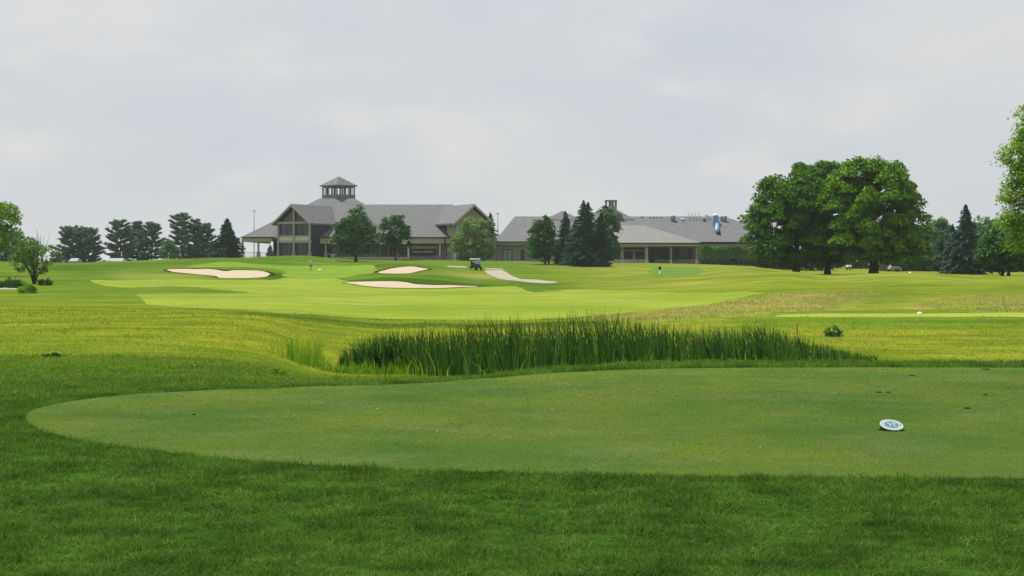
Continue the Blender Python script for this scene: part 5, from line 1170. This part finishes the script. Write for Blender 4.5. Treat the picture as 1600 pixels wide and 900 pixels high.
# far white tent/car under the maples
g_ = gp(1326, 300); o = thing('covered_trailer', g_, 'low red trailer with a white cover between the trunks of the maples', 'trailer'); o.scale = (.75, .75, .75)
MB().box(-.8, .5, -.4, .5, .35, .75).build('body', M['red'], o, bevel=.05)
mb = MB(); mb.hexa([(x, y, .753) for x, y in ((-.6, -.45), (.75, -.45), (.75, .55), (-.6, .55))], [(x, y, 1.25) for x, y in ((-.3, -.3), (.65, -.3), (.65, .4), (-.3, .4))]); mb.build('cover', M['white'], o, bevel=.06)
for x_ in (-.5, .3): MB().tube([(x_, -.45, .2), (x_, -.3, .2)], .2, 12).build('wheel', M['black'], o)

# ------------------------------------------------------------------ person on the green
def skin_mesh(name, verts, edges, rad, mat, parent, root=0, sub=2):
    me = bpy.data.meshes.new(name); me.from_pydata(verts, edges, []); me.materials.append(mat)
    o = link(bpy.data.objects.new(name, me), parent)
    o.modifiers.new('skin', 'SKIN')
    if not me.skin_vertices: me.attributes.new('skin_vertices', 'INT', 'POINT')
    for i, r in enumerate(rad):
        me.skin_vertices[0].data[i].radius = (r, r) if not isinstance(r, tuple) else r
        me.skin_vertices[0].data[i].use_root = (i == root)
    s = o.modifiers.new('sub', 'SUBSURF'); s.levels = sub; s.render_levels = sub
    return o
def person(loc, rz, label):
    me = bpy.data.meshes.new('person')
    verts = [(0, 0, .95), (0, 0, 1.12), (0, .02, 1.32), (0, .02, 1.46), (0, -.01, 1.55), (0, -.03, 1.64), (0, -.02, 1.74),
             (.17, .02, 1.42), (.25, .0, 1.18), (.22, -.12, .95), (.20, -.17, .86), (-.17, .02, 1.42), (-.25, .0, 1.18), (-.20, -.14, .96), (-.17, -.2, .88),
             (.09, 0, .88), (.11, -.02, .5), (.11, .03, .09), (.12, -.12, .04), (-.09, 0, .88), (-.10, .0, .5), (-.10, .04, .09), (-.11, -.11, .04)]
    edges = [(0, 1), (1, 2), (2, 3), (3, 4), (4, 5), (5, 6), (3, 7), (7, 8), (8, 9), (9, 10), (3, 11), (11, 12), (12, 13), (13, 14), (0, 15), (15, 16), (16, 17), (17, 18), (0, 19), (19, 20), (20, 21), (21, 22)]
    rad = [(.15, .11), (.14, .10), (.16, .11), (.09, .07), .05, (.08, .095), (.06, .07), .06, .045, .033, .025, .06, .045, .033, .025, .085, .058, .04, .035, .085, .058, .04, .035]
    body = skin_mesh('person', verts, edges, rad, M['skin'], None)
    body.location = loc; body.rotation_euler = (0, 0, rz); tag(body, label, 'person')
    # fingers belong to the body mesh silhouette; hands are thin skinned chains
    hv, he, hr = [], [], []
    skin_mesh('shirt', [(0, 0, .93), (0, 0, 1.12), (0, .02, 1.32), (0, .02, 1.45), (.18, .02, 1.42), (.235, .01, 1.24), (-.18, .02, 1.42), (-.235, .01, 1.24)], [(0, 1), (1, 2), (2, 3), (3, 4), (4, 5), (3, 6), (6, 7)], [(.175, .13), (.165, .125), (.18, .13), (.10, .085), .085, .075, .085, .075], M['shirt'], body)
    skin_mesh('shorts', [(0, 0, .97), (0, 0, .90), (.1, 0, .80), (.115, -.01, .55), (-.1, 0, .80), (-.11, 0, .55)], [(0, 1), (1, 2), (2, 3), (1, 4), (4, 5)], [(.17, .13), (.17, .13), .11, .095, .11, .095], M['shorts'], body)
    skin_mesh('hair', [(0, .01, 1.70), (0, .0, 1.77)], [(0, 1)], [(.085, .10), (.06, .07)], M['hair'], body)
    for sx, fy in ((.12, 0), (-.11, 0)): skin_mesh('shoe', [(sx, .06, .045), (sx, -.15, .04)], [(0, 1)], [.05, .045], M['darkcloth'], body)
    c_ = MB().tube([(.0, -.22, .90), (.12, -.55, .03)], .009, 6).build('golf_putter', M['steel'])
    c_.location = loc; c_.rotation_euler = (0, 0, rz); tag(c_, 'thin steel putter held by the person on the green', 'golf club')
g_ = hit(485.5, 423); person(g_, R(15), 'person in a pale shirt and grey shorts standing on the green')

# ------------------------------------------------------------------ near tee marker (tilted disc)
g_ = gp(1393, 14.25); g_.z += .004
tm = thing('tee_marker', g_, 'round white and blue tee marker tilted on the shaded tee', 'tee marker', rz=R(0))
tilt = Matrix.Translation((0, 0, .047)) @ Matrix.Rotation(R(2.6), 4, 'Y') @ Matrix.Rotation(R(21), 4, 'X')
def disc(r, z0, z1, name, mat, parent, r2=None, n=48):
    mb = MB().lathe([(r, z0), (r2 or r, z1)], n); mb.v = [tuple(tilt @ Vector(v)) for v in mb.v]; return mb.build(name, mat, parent)
Rm = .102
mb = MB(); nn_ = 40
ringt = [tilt @ Vector((Rm*.985*math.cos(2*math.pi*k/nn_), Rm*.985*math.sin(2*math.pi*k/nn_), -.006)) for k in range(nn_)]
ringb = [Vector((Rm*.95*math.cos(2*math.pi*k/nn_), Rm*.95*math.sin(2*math.pi*k/nn_)*.93, -.012)) for k in range(nn_)]
mb.hexa(ringb, ringt); mb.build('base', M['black'], tm)
disc(Rm, -.004, .004, 'face', M['disc'], tm)
disc(Rm*.90, .004, .0052, 'ring', M['disc3'], tm)
disc(Rm*.60, .0052, .0064, 'emblem', M['disc2'], tm)
mb = MB()
def stroke(pts, w, z=.0066):
    for (x0_, y0_), (x1_, y1_) in zip(pts[:-1], pts[1:]):
        d = Vector((x1_-x0_, y1_-y0_)); Ln = d.length; d /= Ln; nrm = Vector((-d.y, d.x))*w/2; d = d*w*.3
        q = [Vector((x0_, y0_))-d-nrm, Vector((x1_, y1_))+d-nrm, Vector((x1_, y1_))+d+nrm, Vector((x0_, y0_))-d+nrm]
        mb.hexa([tilt @ Vector((p.x, p.y, z-.0002)) for p in q], [tilt @ Vector((p.x, p.y, z+.0008)) for p in q])
stroke([(-.036, .030), (-.012, .012), (-.020, -.028)], .011); stroke([(.026, .032), (.010, .004), (.034, -.026)], .011); stroke([(-.012, .033), (.012, .033)], .005); stroke([(.036, .03), (.04, .018)], .006)
stroke([(-.016, -.038), (.022, -.038)], .004)
mb.build('emblem_stroke', M['disc'], tm)
mb = MB()
stroke([(.072, .022), (.084, .020), (.086, -.014), (.073, -.016)], .0045, .0056); stroke([(.073, .003), (.085, .002)], .0045, .0056)
stroke([(-.082, .018), (-.084, -.004)], .006, .0056); stroke([(-.074, -.022), (-.066, -.032)], .006, .0056); stroke([(-.056, -.045), (-.05, -.05)], .004, .0056)
mb.build('ring_lettering', M['disc2'], tm)
a_ = rng.uniform(0, 6.283, 260); r_ = .098+np.abs(rng.normal(size=260))*.012
blades('marker_fringe_grass', g_.x+np.cos(a_)*r_, g_.y+np.sin(a_)*r_*.95, .017, .0045, ML['blade'], .6, 2, label='few longer blades around the foot of the tee marker', zoff=.003)
# divots
for px, py, w, lb in ((1540, 577.8, .08, 'long dark divot near the right end of the tee back edge'), (1425, 587.5, .05, 'short dark divot left of the long one near the tee back edge'), (1373, 614, .04, 'tiny divot left of centre on the tee behind the marker'), (1388, 614, .03, 'tiny divot beside another behind the marker'),
                  (1511, 639, .04, 'small divot right of and behind the tee marker'), (1540, 618, .03, 'tiny divot far right on the tee'), (303*1+0, 649, .02, 'tiny dark divot on the left part of the tee')):
    g_ = hit(px, py); g_.z += .004; o = MB()
    n_ = 12; ps = [(w*rnd.uniform(.7, 1.1)*math.cos(6.283*k/n_), w*.9*rnd.uniform(.7, 1.1)*math.sin(6.283*k/n_)) for k in range(n_)]
    o.hexa([Vector((a_, b_, -.004)) for a_, b_ in ps], [Vector((a_*.7, b_*.7, .012)) for a_, b_ in ps]); ob = o.build('divot', M['soil']); ob.location = g_; tag(ob, lb, 'divot')

for px, py in ((905, 619), (862, 641), (886, 599), (1188, 700), (683, 675), (991, 614), (590, 640)):
    g_ = hit(px, py); g_.z += .009; a_ = rnd.uniform(0, 3.1)
    ob = MB().tube([(-.011, 0, 0), (.010, 0, .002), (.014, 0, .003)], [.0022, .0022, .004], 6).build('broken_tee', M['white']); ob.location = g_; ob.rotation_euler = (0, 0, a_)
    tag(ob, 'tiny pale broken golf tee lying on the mown tee', 'golf tee', 'broken tees scattered over the tee')
# ------------------------------------------------------------------ light, sky, air
EL = 65; AZ = -48   # the sun stands behind the clubhouse, to the left of the view axis
sd = Vector((math.sin(R(AZ))*math.cos(R(EL)), math.cos(R(AZ))*math.cos(R(EL)), math.sin(R(EL))))
# an unseen thin cloudy layer added 420 m up to lay its shadow over the tee
m, nt = nm('shade_cloud_mist')
d1 = N(nt, 'ShaderNodeBsdfDiffuse'); d1.inputs[0].default_value = (.9, .9, .9, 1); d2 = N(nt, 'ShaderNodeBsdfTranslucent'); d2.inputs[0].default_value = (.9, .9, .9, 1)
m1 = N(nt, 'ShaderNodeMixShader'); m1.inputs[0].default_value = .5; L(nt, d1.outputs[0], m1.inputs[1]); L(nt, d2.outputs[0], m1.inputs[2])
tr = N(nt, 'ShaderNodeBsdfTransparent'); m2 = N(nt, 'ShaderNodeMixShader'); m2.inputs[0].default_value = .27; L(nt, tr.outputs[0], m2.inputs[1]); L(nt, m1.outputs[0], m2.inputs[2])
o = N(nt, 'ShaderNodeOutputMaterial'); L(nt, m2.outputs[0], o.inputs[0])
HC = 420.0; dx, dy = sd.x/sd.z*HC, sd.y/sd.z*HC
cmb = MB()
CL = [(-70, 22), (-45, 23), (-22, 22.5), (-8, 21.5), (4, 23), (18, 25), (35, 26), (60, 27)]     # (x, front edge distance) of the shade on the ground
nx_ = 60; ny_ = 24; cv = []; xs_ = np.linspace(-75, 75, nx_)
for jj in range(2):
    for i in range(nx_):
        f = np.interp(xs_[i], [a for a, _ in CL], [b for _, b in CL])+1.2*math.sin(xs_[i]*.21)+.6*math.sin(xs_[i]*.63+1)
        for j in range(ny_):
            t = j/(ny_-1); yy_ = -60+(f+60)*t
            ed = min(1, min(t, 1-t)*9, min(i, nx_-1-i)/6)**.5
            th_ = 7*ed*(1+.35*math.sin(xs_[i]*.15+yy_*.2)+.25*math.sin(xs_[i]*.37-yy_*.31))
            cv.append((xs_[i]+dx, yy_+dy, HC+(th_ if jj else -th_*.4)))
cf = []
for i in range(nx_-1):
    for j in range(ny_-1):
        a = i*ny_+j; q = (a, a+1, a+ny_+1, a+ny_); cf.append(q); cf.append(tuple(k_+nx_*ny_ for k_ in q[::-1]))
cmb.add(cv, cf); tag(cmb.build('shade_cloud', m, None, True), 'thin unseen cloudy layer added to shade the tee', kind='structure')
sl = bpy.data.lights.new('sun', 'SUN'); sl.energy = 4.4; sl.angle = R(1.2); sl.color = (1, .955, .87)
so = link(bpy.data.objects.new('sun', sl)); so.rotation_euler = sd.to_track_quat('Z', 'Y').to_euler(); so.location = (0, 0, 60)
w = bpy.data.worlds.new('World'); SC.world = w; w.use_nodes = True; nt = w.node_tree; nt.nodes.clear()
sky = N(nt, 'ShaderNodeTexSky'); sky.sky_type = 'NISHITA'; sky.sun_disc = False; sky.sun_elevation = R(EL); sky.sun_rotation = R(AZ); sky.dust_density = 3
tc = N(nt, 'ShaderNodeTexCoord'); mp = N(nt, 'ShaderNodeMapping'); mp.inputs['Scale'].default_value = (1, 1, 2.6); mp.inputs['Location'].default_value = (.35, 0, .2); L(nt, tc.outputs['Generated'], mp.inputs[0])
cl1 = noise(nt, mp.outputs[0], 5.5, 5, .5); cl2 = noise(nt, mp.outputs[0], 11, 4, .5)
SK = 4.85
ca = (.88*SK*1.0, .935*SK, 1.0*SK); cb = (1.02*SK, 1.03*SK, 1.045*SK)
cc = mixc(nt, ramp(nt, cl1, .36, .62), ca, cb)
cc = mixc(nt, ramp(nt, cl2, .55, .72, 0, .7), cc, (1.09*SK, 1.08*SK, 1.07*SK))
sz = N(nt, 'ShaderNodeSeparateXYZ'); L(nt, tc.outputs['Generated'], sz.inputs[0])
cc = mixc(nt, ramp(nt, sz.outputs[2], 0.0, .07, .85, 0), cc, (1.0*SK, 1.025*SK, 1.045*SK))
cc = mixc(nt, .93, sky.outputs[0], cc)
bg = N(nt, 'ShaderNodeBackground'); bg.inputs[1].default_value = .1; L(nt, cc, bg.inputs[0])
wo = N(nt, 'ShaderNodeOutputWorld'); L(nt, bg.outputs[0], wo.inputs[0])

HAZE = .0001
if HAZE:
    m, nt = nm('haze_air'); pv = N(nt, 'ShaderNodeVolumePrincipled'); pv.inputs['Density'].default_value = HAZE; pv.inputs['Color'].default_value = (.80, .88, 1.0, 1); pv.inputs['Anisotropy'].default_value = .2
    o = N(nt, 'ShaderNodeOutputMaterial'); L(nt, pv.outputs[0], o.inputs['Volume'])
    hz = MB().box(-5000, 5000, -200, 3400, -6, 24).build('haze', m); tag(hz, kind='stuff')

cam = bpy.data.cameras.new('camera'); co = link(bpy.data.objects.new('camera', cam)); co.location = (0, 0, CAMZ); co.rotation_euler = (R(90), 0, 0)
cam.sensor_width = 36; cam.lens = 36*F/1600; cam.shift_y = -40/1600; cam.clip_end = 12000; cam.clip_start = .05
SC.camera = co
SC.view_settings.view_transform = 'Standard'; SC.view_settings.look = 'None'; SC.view_settings.exposure = .5; SC.view_settings.gamma = 1
SC.render.engine = 'CYCLES'
SC.cycles.max_bounces = 6; SC.cycles.diffuse_bounces = 3; SC.cycles.transmission_bounces = 3; SC.cycles.volume_bounces = 1
